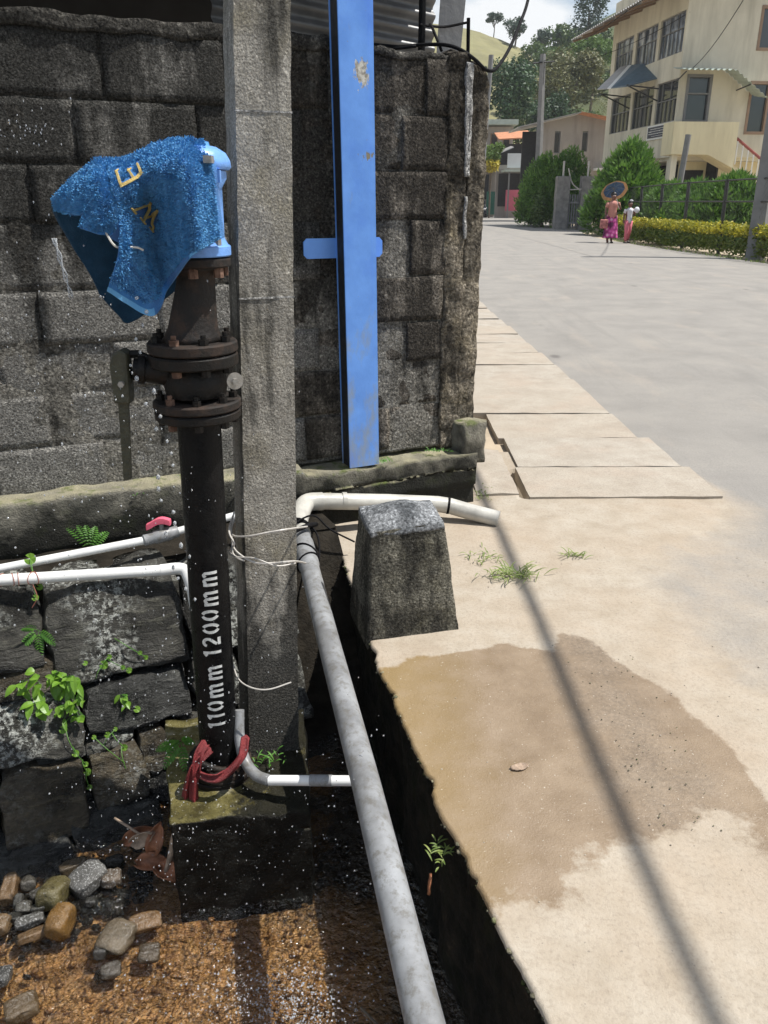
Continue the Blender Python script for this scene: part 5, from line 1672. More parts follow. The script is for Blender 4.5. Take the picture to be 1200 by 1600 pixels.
gtree('broad_tree', 'mid green tree low behind the far utility pole', 16.4, 108, 10.4, 5.0, 6.6, 'tree_mid', 2600, .2, 10, 9)
gtree('broad_tree', 'deep green tree above the grey house gable', 19.4, 104, 10.6, 6.0, 6.4, 'tree_dark', 3000, .2, 11, 10)
gtree('thin_tree', 'thin sparse tree standing on the far left of the hill crest', 12.5, 171, 35.2, 2.6, 6.0, 'tree_mid', 260, .2, 12, 5, .2)
gtree('broad_tree', 'small green tree hidden behind the shop roofs', 10.4, 96, 7.6, 4.0, 4.0, 'tree_mid', 1600, .2, 13, 7, .5, 0)
gtree('broad_tree', 'bright green tree in the gap above the green shop roof', 13.0, 99, 6.4, 4.6, 5.2, 'tree_light', 1800, .2, 14, 8, .5, 0)
# palm
pm = thing('palm_tree', 'small palm with arching fronds between the house roof and the cream building', 'palm', (25.4, 100, 4), 'trees on the hillside')
MB().tube([(25.4, 100, 3), (25.5, 100, 11.0)], [.16, .12], 8).build('trunk', 'bark', pm)
q = MB()
for k in range(15):
    a = R(24 * k)
    pts = curve([(25.5, 100, 11), (25.5 + math.cos(a) * 1.6, 100 + math.sin(a) * 1.6, 12.3 - (k % 3) * .3), (25.5 + math.cos(a) * 3.0, 100 + math.sin(a) * 3.0, 11.0 - (k % 3) * .7)], 7)
    for i in range(2, len(pts)):
        t = (pts[i] - pts[i - 1]).normalized()
        sd = t.cross(Vector((0, 0, 1))).normalized()
        for sg in (-1, 1):
            b = pts[i]
            e = b + (sd * sg + t * .6).normalized() * .55 + Vector((0, 0, -.22))
            q.add([b, b + t * .10, e], [(0, 1, 2)])
q.build('frond', 'tree_olive', pm)
q = MB()
rr = random.Random(77)
for k in range(64):
    x = rr.uniform(12, 62)
    y = rr.uniform(104, 168)
    if x * 170 / y < 26.5 + rr.uniform(-1, 3):
        continue
    z = hill_z(x, y)
    w = rr.uniform(4, 7)
    foliage(q, blobs_for((x, y, z + 1.6), w, w * .9, 6, k), 620, .30, k)
kind(q.build('hillside_wood', 'tree_mid'), 'stuff')
q = MB()
for k in range(15):
    x, y = 8.5 + k * 1.35, 97 + rr.uniform(0, 5)
    foliage(q, blobs_for((x, y, 2.4 + rr.uniform(-.4, .8)), 4.2, 5.0, 6, k + 90), 700, .2, k + 5)
kind(q.build('roadside_thicket', 'tree_dark'), 'stuff')

# ------------------------------------------------------------------ cream two storey building
BA = math.atan2(.107, .994)
BXF = Matrix.Translation((14.1, 43, 0)) @ Matrix.Rotation(BA, 4, 'Z')     # local x along the end wall, y along the street front
bld = thing('school_building', 'cream three level building with long grilled windows beside the road', 'building', (16, 47, 0))
def bbox(name, mat, *b, par=bld):
    return MB(BXF).box(*b).build(name, mat, par)
WIN = [(.10, 2.52), (2.86, 5.60), (5.92, 8.70)]
W2 = [(.16, 2.90), (3.22, 5.92), (6.28, 8.86)]
q = MB(BXF)
def wall_x(q, y0, y1, z0, z1, holes, x0, x1):
    """wall in the plane x = x0..x1 with rectangular holes (y0,y1,z0,z1) that share one height band"""
    hz0, hz1 = holes[0][2], holes[0][3]
    q.box(x0, x1, y0, y1, z0, hz0)
    q.box(x0, x1, y0, y1, hz1, z1)
    e = y0
    for h in holes:
        q.box(x0, x1, e, h[0], hz0, hz1)
        e = h[1]
    q.box(x0, x1, e, y1, hz0, hz1)
wall_x(q, .0, 9.4, 3.45, 7.45, [(a, b, 5.06, 6.92) for a, b in WIN], 0, .22)
wall_x(q, .0, 9.4, 7.45, 11.8, [(a, b, 8.02, 9.76) for a, b in W2], 0, .22)
q.build('street_wall', 'wall_cream', bld)
q = MB(BXF)
def wall_y(q, x0, x1, z0, z1, holes, y0, y1):
    zs_ = sorted(set([z0, z1] + [h[2] for h in holes] + [h[3] for h in holes]))
    for a, b in zip(zs_, zs_[1:]):
        e = x0
        for h in sorted(holes):
            if h[2] <= a and h[3] >= b:
                q.box(e, h[0], y0, y1, a, b)
                e = h[1]
        q.box(e, x1, y0, y1, a, b)
wall_y(q, .22, 12, 3.45, 12.6, [(.42, 1.58, 5.03, 7.0), (3.64, 4.6, 4.54, 6.75), (3.66, 4.7, 8.15, 9.9)], .0, .22)
q.build('end_wall', 'wall_cream', bld)
bbox('rear_wall', 'wall_cream', .22, 12, 9.18, 9.4, 0, 11.8)
bbox('floor_slab', 'wall_cream', .22, 11.9, .22, 9.18, 3.30, 3.45)
bbox('floor_slab', 'wall_cream', .22, 11.9, .22, 9.18, 7.3, 7.45)
bbox('room_back', 'dark_room', 2.6, 2.7, .3, 9.1, .0, 11.5)
bbox('ground_wall', 'wall_yellow', 1.2, 12, 1.4, 1.6, 0, 3.3)
bbox('ground_opening', 'dark_room', 1.32, 2.45, 1.36, 1.395, .6, 2.9)
for y in (.25, 3.1, 6.2, 9.0):
    bbox('column', 'wall_cream', .02, .34, y - .17, y + .17, 0, 3.30)
def window_x(a, b, z0, z1, nm, tz, curtain_sky):
    q = MB(BXF)
    f = .05
    q.box(.08, .14, a, a + f, z0, z1); q.box(.08, .14, b - f, b, z0, z1)
    q.box(.08, .14, a + f, b - f, z0, z0 + f); q.box(.08, .14, a + f, b - f, z1 - f, z1)
    q.box(.085, .135, a + f, b - f, tz, tz + .045)
    for k in range(1, nm):
        y = a + (b - a) * k / nm
        q.box(.09, .13, y - .02, y + .02, z0 + f, tz - .002)
        if k % 2 == 0:
            q.box(.09, .13, y - .02, y + .02, tz + .047, z1 - f)
    fr = q.build('window', 'frame_grey', bld)
    MB(BXF).box(.145, .150, a + f, b - f, z0 + f, z1 - f).build('pane', 'curtain_sky_glass' if curtain_sky else 'glass', fr)
for a, b in WIN:
    window_x(a, b, 5.06, 6.92, 5, 6.05, False)
for a, b in W2:
    window_x(a, b, 8.02, 9.76, 6, 9.05, True)
def window_y(x0, x1, z0, z1, mat, tz=None):
    q = MB(BXF)
    f = .07
    q.box(x0 - .06, x0 + f, -.03, .10, z0 - .06, z1 + .06); q.box(x1 - f, x1 + .06, -.03, .10, z0 - .06, z1 + .06)
    q.box(x0 + f, x1 - f, -.03, .10, z0 - .06, z0 + f); q.box(x0 + f, x1 - f, -.03, .10, z1 - f, z1 + .06)
    if tz:
        q.box(x0 + f, x1 - f, -.02, .09, tz, tz + .07)
    fr = q.build('window', mat, bld)
    MB(BXF).box(x0 + f, x1 - f, .11, .115, z0 + f, z1 - f).build('pane', 'glass', fr)
window_y(.42, 1.58, 5.03, 7.0, 'frame_grey', 6.2)
window_y(3.64, 4.6, 4.54, 6.75, 'frame_brown')
window_y(3.66, 4.7, 8.15, 9.9, 'frame_brown')
# landing parapet and stair soffit in front of the end wall
q = MB(BXF)
pr = [(-.55, 3.50), (1.30, 3.50), (2.66, 2.90), (2.66, 4.92), (-.55, 4.92)]
q.hexa([(x, -1.20, z) for x, z in pr][::-1], [(x, -1.06, z) for x, z in pr][::-1])
q.build('landing_parapet', 'wall_yellow', bld)
MB(BXF).box(-.55, -.41, -1.05, -.01, 3.5, 4.92).build('landing_parapet', 'wall_yellow', bld)
q = MB(BXF)
pr = [(-.40, 3.50), (1.30, 3.50), (4.6, 2.0), (4.6, 2.2), (1.35, 3.66), (-.40, 3.66)]
q.hexa([(x, -1.05, z) for x, z in pr][::-1], [(x, -.012, z) for x, z in pr][::-1])
q.build('stair', 'wall_yellow', bld)
MB(BXF).box(-.4, -.12, -1.0, -.72, 0, 3.49).build('column', 'wall_cream', bld)
q = MB(BXF).tube([(2.68, -1.13, 4.22), (4.4, -1.13, 3.10)], .07, 8)
q.build('handrail', 'rail_red', bld)
for k in range(6):
    x = 2.76 + .30 * k
    MB(BXF).tube([(x, -1.13, 4.17 - .652 * .30 * k - 1.1), (x, -1.13, 4.10 - .652 * .30 * k)], .035, 6).build('baluster', 'white_paint', bld)
# canopies
q = MB(BXF)
corrugated(q, (-.42, -1.35, 7.08), (0, 1.33, .22), (2.5, 0, 0), 2, .035, (0, 0, 1), .28)
corrugated(q, (2.08, -1.35, 7.08), (0, 1.33, .22), (1.75, 0, -1.15), 2, .035, (0, 0, 1), .28)
q.build('stair_canopy', 'tin_green', bld, smooth=True)
MB(BXF).tube([(-.3, -1.25, 7.0), (-.3, -.02, 6.6)], .03, 6).tube([(2.9, -1.25, 6.5), (2.9, -.02, 6.4)], .03, 6).build('canopy_bracket', 'fence_black', bld)
def sheet(mat, *pts):
    MB(BXF).hexa([(x, y, z - .04) for x, y, z in pts], list(pts)).build('front_canopy', mat, bld)
sheet('tin', (-.012, 7.85, 8.45), (-1.8, 6.3, 7.12), (-1.8, 4.75, 6.98), (-.012, 6.75, 8.36))
sheet('white_paint', (-.012, 6.74, 8.36), (-1.8, 4.74, 6.98), (-1.8, 4.2, 6.94), (-.012, 6.2, 8.31))
sheet('tin_blue', (-.012, 6.19, 8.31), (-1.8, 4.19, 6.94), (-1.8, 2.2, 6.78), (-.012, 2.66, 7.22), (-.012, 4.65, 8.15))
for y in (2.3, 5.9):
    MB(BXF).tube([(-1.7, y, 6.84), (-.02, y, 6.70)], .035, 6).tube([(-1.7, y, 6.84), (-.02, y, 6.15)], .035, 6).build('canopy_bracket', 'fence_black', bld)
# roof with deep eaves, corrugated sheets on rafters
q = MB(BXF)
corrugated(q, (-2.1, -1.2, 10.15), (8.2, 0, 2.75), (0, 11.8, 0), 2, .04, (0, 0, 1), .3)
q.build('roof', 'tin', bld, smooth=True)
for k in range(8):
    y = -1.1 + 1.65 * k
    MB(BXF).hexa([(-2.0, y, 10.02), (-2.0, y + .1, 10.02), (.0, y + .1, 10.68), (.0, y, 10.68)], [(-2.0, y, 10.12), (-2.0, y + .1, 10.12), (.0, y + .1, 10.78), (.0, y, 10.78)]).build('rafter', 'frame_brown', bld)
# sign board: small pale lines of writing too far away to read
sg = thing('sign_board', 'navy blue sign board with four lines of white lettering on the cream building', 'sign', tuple(BXF @ Vector((-.06, 1.6, 4.4))))
MB(BXF).box(-.075, -.012, .22, 3.02, 4.36, 5.02).build('board', 'white_paint', sg)
MB(BXF).box(-.095, -.078, .34, 2.90, 4.44, 4.95).build('panel', 'sign_navy', sg)
rr = random.Random(5)
q = MB(BXF)
for row, (z, hgt, a, b) in enumerate(((4.86, .055, .62, 2.62), (4.755, .065, .46, 2.80), (4.645, .065, .46, 2.80), (4.53, .04, .8, 2.4))):
    y = a
    while y < b:
        L = rr.uniform(.05, .13)
        q.box(-.102, -.097, y, min(b, y + L), z - hgt * rr.uniform(.35, .6), z)
        y += L + rr.uniform(.025, .05)
q.build('lettering', 'white_paint', sg)

# ------------------------------------------------------------------ grey house, shops
hs = thing('grey_house', 'long grey rendered house with shallow gable roof and two slit windows', 'house', (13, 62, 0))
q = MB()
wall_y(q, 11.15, 16.4, 0, 6.0, [(12.0, 12.42, 4.6, 6.0), (13.95, 14.35, 4.7, 6.0)], 62, 62.25)
q.add([(11.15, 62, 6.0), (16.4, 62, 6.0), (16.4, 62, 6.5), (13.6, 62, 7.05), (11.15, 62, 6.52)], [(0, 1, 2, 3, 4)])
q.build('front_wall', 'wall_grey', hs)
MB().box(11.15, 11.4, 62.26, 65, 0, 6.2).build('side_wall', 'wall_grey', hs)
MB().box(10.0, 11.1, 63.6, 63.8, 0, 6.1).build('dark_interior', 'dark_room', hs)
for x0, x1, z0 in ((12.0, 12.42, 4.6), (13.95, 14.35, 4.7)):
    w_ = MB().box(x0, x1, 62.10, 62.16, z0, 5.99).build('window', 'frame_grey', hs)
    MB().box(x0 + .07, x1 - .07, 62.085, 62.095, z0 + .07, 5.9).build('pane', 'glass', w_)
q = MB()
q.hexa([(9.3, 61.3, 6.16), (13.6, 61.3, 7.10), (13.6, 66, 7.10), (9.3, 66, 6.16)], [(9.3, 61.3, 6.24), (13.6, 61.3, 7.18), (13.6, 66, 7.18), (9.3, 66, 6.24)])
q.build('roof', 'tin', hs)
q = MB().hexa([(13.6, 61.3, 7.10), (17.2, 61.3, 6.5), (17.2, 66, 6.5), (13.6, 66, 7.10)], [(13.6, 61.3, 7.18), (17.2, 61.3, 6.58), (17.2, 66, 6.58), (13.6, 66, 7.18)])
q.build('roof', 'tile_orange', hs)
MB().box(14.9, 16.2, 61.0, 61.98, 3.45, 3.60).build('window_shade', 'white_paint', hs)
MB().box(15.3, 16.3, 61.93, 61.99, 2.2, 3.4).build('window', 'dark_room', hs)

sh = thing('shop', 'low roadside shop with pale green awning and pink counter panel', 'shop', (11.5, 76, 0))
MB().box(9.9, 13.4, 76.5, 76.7, 0, 4.4).build('back_wall', 'wall_grey', sh)
MB().box(10.3, 12.9, 74.4, 76.4, 3.80, 3.95).build('awning', 'tin_green', sh)
MB().box(10.7, 10.82, 74.5, 74.62, 0, 3.8).build('post', 'frame_grey', sh)
MB().box(12.4, 12.75, 74.6, 74.8, 0, 3.8).build('post', 'wall_cream', sh)
MB().box(10.6, 11.95, 74.9, 75.0, .65, 2.35).build('counter_panel', 'pink_paint', sh)
MB().box(11.96, 12.3, 74.9, 75.0, .3, 1.5).build('counter_panel', 'tile_orange', sh)
MB().box(10.1, 12.3, 76.3, 76.4, 1.0, 3.7).build('opening', 'dark_room', sh)
sb = thing('sign_board', 'blank pale board standing above the roadside shop awning', 'sign', (11.5, 75, 4.1), None)
MB().box(10.6, 12.4, 74.9, 75.0, 4.12, 5.25).build('board', 'sign_pale', sb)
s2 = thing('shop', 'narrow dark shop with green door panels at the bend of the road', 'shop', (9.6, 78, 0))
MB().box(8.2, 10.2, 79.4, 79.6, 0, 5.0).build('back_wall', 'wall_grey', s2)
MB().box(8.8, 9.6, 79.2, 79.3, 1.6, 3.7).build('opening', 'dark_room', s2)
MB().box(9.3, 10.1, 77.9, 78.0, .3, 2.25).build('door_panel', 'green_paint', s2)
MB().box(10.12, 10.5, 78.0, 78.1, .4, 3.2).build('door_panel', 'green_paint', s2)
MB().box(7.9, 10.6, 77.6, 79.4, 4.0, 4.12).build('awning', 'tin_dark', s2)
h2 = thing('far_house', 'far house with green edged flat roof above the shops', 'house', (10, 86, 0))
MB().box(8.5, 12.6, 86, 90, 0, 8.2).build('wall', 'wall_grey', h2)
MB().box(8.2, 12.9, 85, 91, 8.3, 8.75).build('roof', 'tin_green', h2)
for x in (9.2, 10.4, 11.6):
    w_ = MB().box(x, x + .7, 85.9, 85.99, 5.6, 7.6).build('window', 'frame_brown', h2)
    MB().box(x + .08, x + .62, 85.87, 85.895, 5.7, 7.5).build('pane', 'glass', w_)
h3 = thing('small_house', 'small house with orange tiled lean-to roof beside the grey house', 'house', (11.3, 80, 0))
MB().box(10.6, 13.2, 80, 82, 0, 6.3).build('wall', 'dark_room', h3)
MB().hexa([(10.3, 79, 6.55), (13.4, 79, 6.7), (13.4, 82.4, 7.5), (10.3, 82.4, 7.3)], [(10.3, 79, 6.65), (13.4, 79, 6.8), (13.4, 82.4, 7.6), (10.3, 82.4, 7.4)]).build('roof', 'tile_orange', h3)
MB().hexa([(9.6, 77, 5.1), (11.4, 77, 5.8), (11.4, 79, 6.0), (9.6, 79, 5.3)], [(9.6, 77, 5.17), (11.4, 77, 5.87), (11.4, 79, 6.07), (9.6, 79, 5.37)]).build('roof', 'tin', h3)

# ------------------------------------------------------------------ poles
def pole(name, label, base, top, r0, r1, mat='pole_grey', arms=True):
    t = thing(name, label, 'pole', base, None)
    MB().tube([base, top], [r0, r1], 4 if arms else 10).build('shaft', mat, t)
    return t
pole('utility_pole', 'thick grey cement utility pole beside the hedge at the right picture edge', (9.75, 22, -.1), (9.62, 22, 9.0), .27, .17)
fp = pole('utility_pole', 'distant grey cement utility pole in front of the grey house', (9.85, 55, -.1), (9.60, 55, 9.7), .27, .17)
MB().tube([(9.0, 54.9, 9.2), (10.3, 54.9, 9.3)], .05, 6).build('cross_arm', 'fence_black', fp)
pole('steel_pole', 'short slanting grey steel pole in the garden before the cream building', (12.20, 36, .0), (12.42, 36, 3.95), .13, .12, 'pole_grey', False)
for a, b, lb in (((9.6, 55, 9.3), (9.62, 22, 8.6), 'thin overhead wire running from the far utility pole to the near one'), ((9.7, 55, 9.0), (14.2, 43, 9.6), 'thin service wire from the far utility pole to the cream building'),
                 ((9.62, 22, 8.2), (14.6, 42.8, 7.3), 'thin service wire from the near utility pole to the building corner')):
    a, b = Vector(a), Vector(b)
    tag(MB().tube([a.lerp(b, k / 10) - Vector((0, 0, .5 * (1 - (k / 5 - 1) ** 2))) for k in range(11)], .014, 5).build('overhead_wire', 'cable'), lb, 'wire')

# ------------------------------------------------------------------ garden edge: hedge, wire fence, gate, bushes
HL = [(9.75, 12), (9.62, 17), (9.45, 20.5), (9.22, 24), (9.05, 28), (9.25, 33), (9.9, 38), (10.7, 43)]
hp = curve([(x, y, 0) for x, y in HL], 8)
hd = thing('hedge', 'low clipped hedge with yellow green tips along the far road edge', 'hedge', (9.2, 28, 0))
q, q2 = MB(), MB()
rr = random.Random(31)
for i, p in enumerate(hp):
    nx = .50
    hgt = .82 + .07 * noise.noise(Vector((i * .5, 0, 0)))
    foliage(q, [((p.x + nx, p.y, hgt - .17), (.46, .42, .20)), ((p.x + nx - .16, p.y + .3, hgt - .10), (.30, .3, .16))], 480, .045, i, .6, .5)
    foliage(q2, [((p.x + nx, p.y, hgt * .42), (.46, .42, .36))], 300, .055, i + 400, .6, .6)
q.build('tips', 'hedge', hd)
q2.build('lower_leaves', 'hedge_low', hd)
vg = MB()
for k in range(900):
    p = rr.choice(hp)
    blade_leaf(vg, (p.x + rr.uniform(-.35, .15), p.y + rr.uniform(-.4, .4), -.03), (rr.uniform(-.6, .6), rr.uniform(-.6, .6), 1), rr.uniform(.06, .2), .012, .4, .2)
kind(vg.build('verge_grass', 'grass'), 'stuff')
fn = thing('wire_fence', 'dark post and wire fence standing behind the clipped hedge', 'fence', (10, 28, 0))
FPTS = [(10.25, 14.5), (10.05, 18.0), (9.42, 21), (9.30, 24), (9.30, 27), (9.62, 30.5), (9.95, 34), (10.4, 38), (10.85, 41.5)]
FPTS[0] = (9.9, 14.5); FPTS[1] = (9.66, 18.0)
for i, (x, y) in enumerate(FPTS):
    MB().tube([(x + .25, y, 0), (x + .22, y, 1.98)], .055, 6).build('fence_post', 'fence_black', fn)
fc = [Vector((x + .23, y, 0)) for x, y in FPTS]
for z in (1.95, 1.4):
    MB().tube([p + Vector((0, 0, z)) for p in fc], .022, 5).build('wire', 'fence_black', fn)
q = MB()
for a, b in zip(fc, fc[1:]):
    n_ = int((b - a).length / .16)
    for k in range(n_):
        for sg in (0, 1):
            p0, p1 = a.lerp(b, k / n_), a.lerp(b, min(1, (k + 9) / n_))
            q.tube([p0 + Vector((0, 0, 1.94 if sg else .3)), p1 + Vector((0, 0, .3 if sg else 1.94))], .0016, 3, False)
kind(q.build('wire_mesh', 'fence_black', fn), 'stuff')
gt = thing('gate', 'closed grey barred gate between two weathered cement pillars', 'gate', (9.9, 45, 0))
for x in (9.30, 10.58):
    MB().rough((x - .33, 44.7, 0), (x + .33, 45.3, 2.62), (4, 4, 10), .02, 3, .03, int(x)).build('pillar', 'pillar', gt, smooth=40)
    MB().tube([(x, 45, 2.62), (x, 45, 3.35)], .05, 6).build('pipe_stub', 'wire', gt)
for k in range(5):
    MB().box(9.70 + .13 * k, 9.77 + .13 * k, 44.95, 45.05, .1, 1.75).build('bar', 'pole_grey', gt)
for z in (.3, 1.3):
    MB().box(9.64, 10.24, 44.9, 44.94, z, z + .1).build('rail', 'pole_grey', gt)
MB().tube(curve([(9.5, 44.8, 3.0), (9.75, 44.8, 2.3), (10.2, 44.8, 1.95)], 4), .03, 6).build('bent_pipe', 'wire', gt)
MB().tube([(9.64, 44.8, 1.98), (10.25, 44.8, 2.0)], .03, 6).build('top_bar', 'wire', gt)

def thuja(label, c, w, h, n, seed, d=None, cone=.55, mat='thuja'):
    """broad clipped cypress: drooping sprays over a cone of clumps"""
    t = thing('cypress_bush', label, 'bush', c, 'cypress bushes in the garden')
    rr = random.Random(seed)
    d = d or w
    bl = []
    for k in range(30):
        v = (k + .5) / 30
        rad = math.sqrt(1 - v * v) * (1 - cone) + cone * (1 - v)
        a = k * 2.399
        bl.append(((c[0] + math.cos(a) * w * .36 * rad, c[1] + math.sin(a) * d * .36 * rad, c[2] + h * (.10 + .80 * v)),
                   (w * .17 * (.5 + rad * .6), d * .17 * (.5 + rad * .6), h * .15)))
    bl.append(((c[0], c[1], c[2] + h * .40), (w * .33, d * .33, h * .34)))
    q = MB()
    vs, fs = [], []
    for (bc, br) in rr.choices(bl, [b[1][0] for b in bl], k=n):
        dd = Vector((rr.gauss(0, 1), rr.gauss(0, 1), rr.gauss(.15, .8))).normalized()
        k = .55 + .5 * rr.random()
        p = Vector(bc) + Vector((dd.x * br[0], dd.y * br[1], dd.z * br[2])) * k
        ax = (dd + Vector((rr.gauss(0, .3), rr.gauss(0, .3), .7))).normalized()
        sd = ax.cross(Vector((rr.gauss(0, 1), rr.gauss(0, 1), rr.gauss(0, 1)))).normalized()
        L, wd = w * .055 * rr.uniform(.6, 1.3), w * .014
        i = len(vs)
        vs += [p - sd * wd, p + sd * wd, p + ax * L]
        fs.append((i, i + 1, i + 2))
    q.add(vs, fs)
    q.build('foliage', mat, t)
    MB().tube([c, (c[0], c[1], c[2] + h * .6)], [w * .03, w * .01], 6).build('trunk', 'bark', t)
thuja('tall pointed cypress bush directly behind the two walkers', (10.75, 38, 0), 4.0, 3.85, 13000, 1, None, .5)
thuja('wide dark cypress hedge bush left of the gate pillars', (9.1, 49, 0), 3.2, 3.9, 11000, 2, 3.6, .1)
thuja('round topped cypress bush behind the gate', (10.55, 49.5, 0), 3.2, 4.2, 10000, 3, 3.6, .1)
thuja('small rounded cypress bush between the walkers and the steel pole', (11.3, 34, 0), 2.6, 2.15, 8000, 4, None, .12)
thuja('rounded cypress bush right of the steel pole', (11.6, 32, 0), 2.4, 2.2, 8000, 5, None, .12)
thuja('broad sprawling cypress bush nearest the utility pole', (12.0, 29.5, 0), 3.0, 2.3, 11000, 6, None, .15)
thuja('low spreading cypress bush in front of the stair', (10.7, 30, 0), 2.6, 1.6, 8000, 7, None, .1)
thuja('half hidden cypress bush at the right picture edge', (13.0, 27.5, 0), 2.6, 2.1, 6000, 8, None, .2)
yb = thing('flowering_bush', 'bush with bright yellow leaves beside the far shops', 'bush', (9.0, 74, 0))
q = MB()
foliage(q, blobs_for((9.1, 74, 4.2), 1.9, 1.5, 6, 3), 900, .13, 3)
q.build('yellow_leaves', 'yellow_leaf', yb)
q = MB()
foliage(q, blobs_for((9.2, 74.4, 5.2), 2.4, 2.2, 6, 4), 1300, .13, 4)
q.build('green_leaves', 'tree_light', yb)
MB().tube([(9.1, 74, 0), (9.1, 74, 4.5)], .08, 6).build('trunk', 'bark', yb)
wb = thing('wall_shrub', 'grey green shrubs growing along the fence left of the gate', 'bush', (8.6, 46.5, 0))
q = MB()
foliage(q, [((8.55 + .12 * k, 47.5 + 1.6 * k, 1.0), (.4, .8, 1.0)) for k in range(4)], 2600, .09, 8)
q.build('foliage', 'tree_mid', wb)

# ------------------------------------------------------------------ people
def skin_body(name, pts, edges, mat, par, root=0):
    me = bpy.data.meshes.new(name)
    me.from_pydata([p[0] for p in pts], edges, [])
    o = put(name, me, mat, par)
    o.modifiers.new('skin', 'SKIN').use_smooth_shade = True
    for v, p in zip(me.skin_vertices[0].data, pts):
        v.radius = (p[1], p[2] if len(p) > 2 else p[1])
    me.skin_vertices[0].data[root].use_root = True
    sb_ = o.modifiers.new('smooth', 'SUBSURF')
    sb_.levels = sb_.render_levels = 2
    return o
def face_parts(t, hx, hy, hz, r, fy=-1):
    for sg in (-1, 1):
        MB().ico((hx + sg * r * .36, hy + fy * r * .93, hz + r * .12), r * .13, 1).build('eye', 'white_cloth', t, smooth=True)
        MB().ico((hx + sg * r * 1.0, hy, hz), r * .24, 1, (.5, .8, 1.2)).build('ear', 'skin', t, smooth=True)
    MB().ico((hx, hy + fy * r * 1.02, hz - r * .15), r * .2, 1, (.8, 1, 1.2)).build('nose', 'skin', t, smooth=True)
    MB().ico((hx, hy + fy * r * .93, hz - r * .52), r * .2, 1, (1.5, .5, .4)).build('mouth', 'rail_red', t, smooth=True)
px, py = 8.02, 30.0
wm = thing('person', 'person in dusty rose top and floral magenta skirt under the umbrella', 'person', (px, py, 0), 'people walking along the road edge')
J = [((px, py, .90), .13, .11), ((px, py, 1.12), .12, .10), ((px, py, 1.30), .15, .10), ((px, py, 1.40), .06, .06), ((px, py - .01, 1.47), .055, .06), ((px, py - .02, 1.56), .088, .10), ((px, py - .02, 1.63), .075, .085),
     ((px - .17, py, 1.35), .055), ((px - .24, py - .02, 1.10), .042), ((px - .25, py - .12, .90), .032), ((px - .25, py - .15, .83), .030),
     ((px + .17, py, 1.35), .055), ((px + .26, py - .06, 1.14), .042), ((px + .15, py - .22, 1.30), .032), ((px + .13, py - .22, 1.37), .030),
     ((px - .09, py, .84), .09), ((px - .10, py - .10, .46), .06), ((px - .10, py - .03, .09), .040), ((px - .10, py - .15, .035), .036),
     ((px + .09, py, .84), .09), ((px + .10, py + .04, .46), .06), ((px + .10, py + .20, .12), .040), ((px + .10, py + .09, .045), .036)]
E_ = [(0, 1), (1, 2), (2, 3), (3, 4), (4, 5), (5, 6), (2, 7), (7, 8), (8, 9), (9, 10), (2, 11), (11, 12), (12, 13), (13, 14), (0, 15), (15, 16), (16, 17), (17, 18), (0, 19), (19, 20), (20, 21), (21, 22)]
skin_body('body', J, E_, 'skin', wm)
MB().lathe([(.15, .84), (.165, .95), (.150, 1.10), (.165, 1.25), (.185, 1.34), (.12, 1.405), (.07, 1.43)], px, py, 20).build('top', 'top_rose', wm, smooth=True)
for sg in (-1, 1):
    MB().tube([(px + sg * .16, py, 1.36), (px + sg * .22, py - .02, 1.21)], [.075, .062], 12).build('sleeve', 'top_rose', wm, smooth=True)
q = MB()
rows = []
for z, r_ in ((.98, .155), (.85, .185), (.6, .215), (.35, .245), (.20, .265)):
    rows.append([(px + (r_ + .016 * math.sin(k * 1.57 * 1.5 + z * 3)) * math.cos(R(k * 12)), py + .85 * (r_ + .016 * math.sin(k * 2.1)) * math.sin(R(k * 12)), z) for k in range(31)])
q.grid(rows)
q.build('skirt', 'skirt', wm, smooth=True)
MB().ico((px, py + .02, 1.625), .108, 2, (1, 1, .9), .1).ico((px, py + .10, 1.56), .06, 2).build('hair', 'hair', wm, smooth=True)
face_parts(wm, px, py - .03, 1.575, .085)
MB().rough((px - .13, py - .27, .0), (px - .07, py - .02, .05), (3, 6, 2), .002, 9, .1, 1).rough((px + .07, py + .0, .0), (px + .13, py + .22, .06), (3, 6, 2), .002, 9, .1, 2).build('sandal', 'hair', wm, smooth=True)
um = thing('umbrella', 'open patterned blue umbrella with orange border held over the first walker', 'umbrella', (px + .12, py - .2, 1.35))
tip = Vector((px + .06, py + .36, 1.84))
base_ = Vector((px + .13, py - .24, 1.24))
ax = (tip - base_).normalized()
u_ = ax.cross(Vector((0, 1, .2))).normalized()
v_ = ax.cross(u_)
MB().tube([base_ - ax * .1, tip + ax * .05], .010, 8).build('shaft', 'steel', um)
for k in range(8):
    for (r0, r1, mt, nm) in ((0.0, .37, 'umb_blue', 'canopy_panel'), (.37, .47, 'umb_orange', 'canopy_border')):
        rows = []
        for i in range(5):
            r_ = r0 + (r1 - r0) * i / 4
            rows.append([tip + (u_ * math.cos(R(45 * k + 45 * j / 4)) + v_ * math.sin(R(45 * k + 45 * j / 4))) * r_ * (1 - .04 * math.sin(math.pi * j / 4)) - ax * (.62 * r_ * r_) for j in range(5)])
        pn_ = MB().grid(rows).build(nm, mt, um, smooth=True)
    a = R(45 * k)
    MB().tube([tip + (u_ * math.cos(a) + v_ * math.sin(a)) * (.47 * j / 5) - ax * (.62 * (.47 * j / 5) ** 2 + .006) for j in range(6)], .004, 5).build('rib', 'steel', um)
bgx = thing('bag', 'checked red brown bag hanging from the arm of the first walker', 'bag', (px - .30, py - .15, .6))
MB().rough((px - .42, py - .26, .52), (px - .18, py - .06, .82), (8, 6, 8), .012, 8, .18, 3).build('pouch', 'plaid', bgx, smooth=True)
MB().tube(curve([(px - .36, py - .16, .80), (px - .28, py - .13, .95), (px - .21, py - .16, .80)], 5), .010, 6).build('handle', 'hair', bgx)
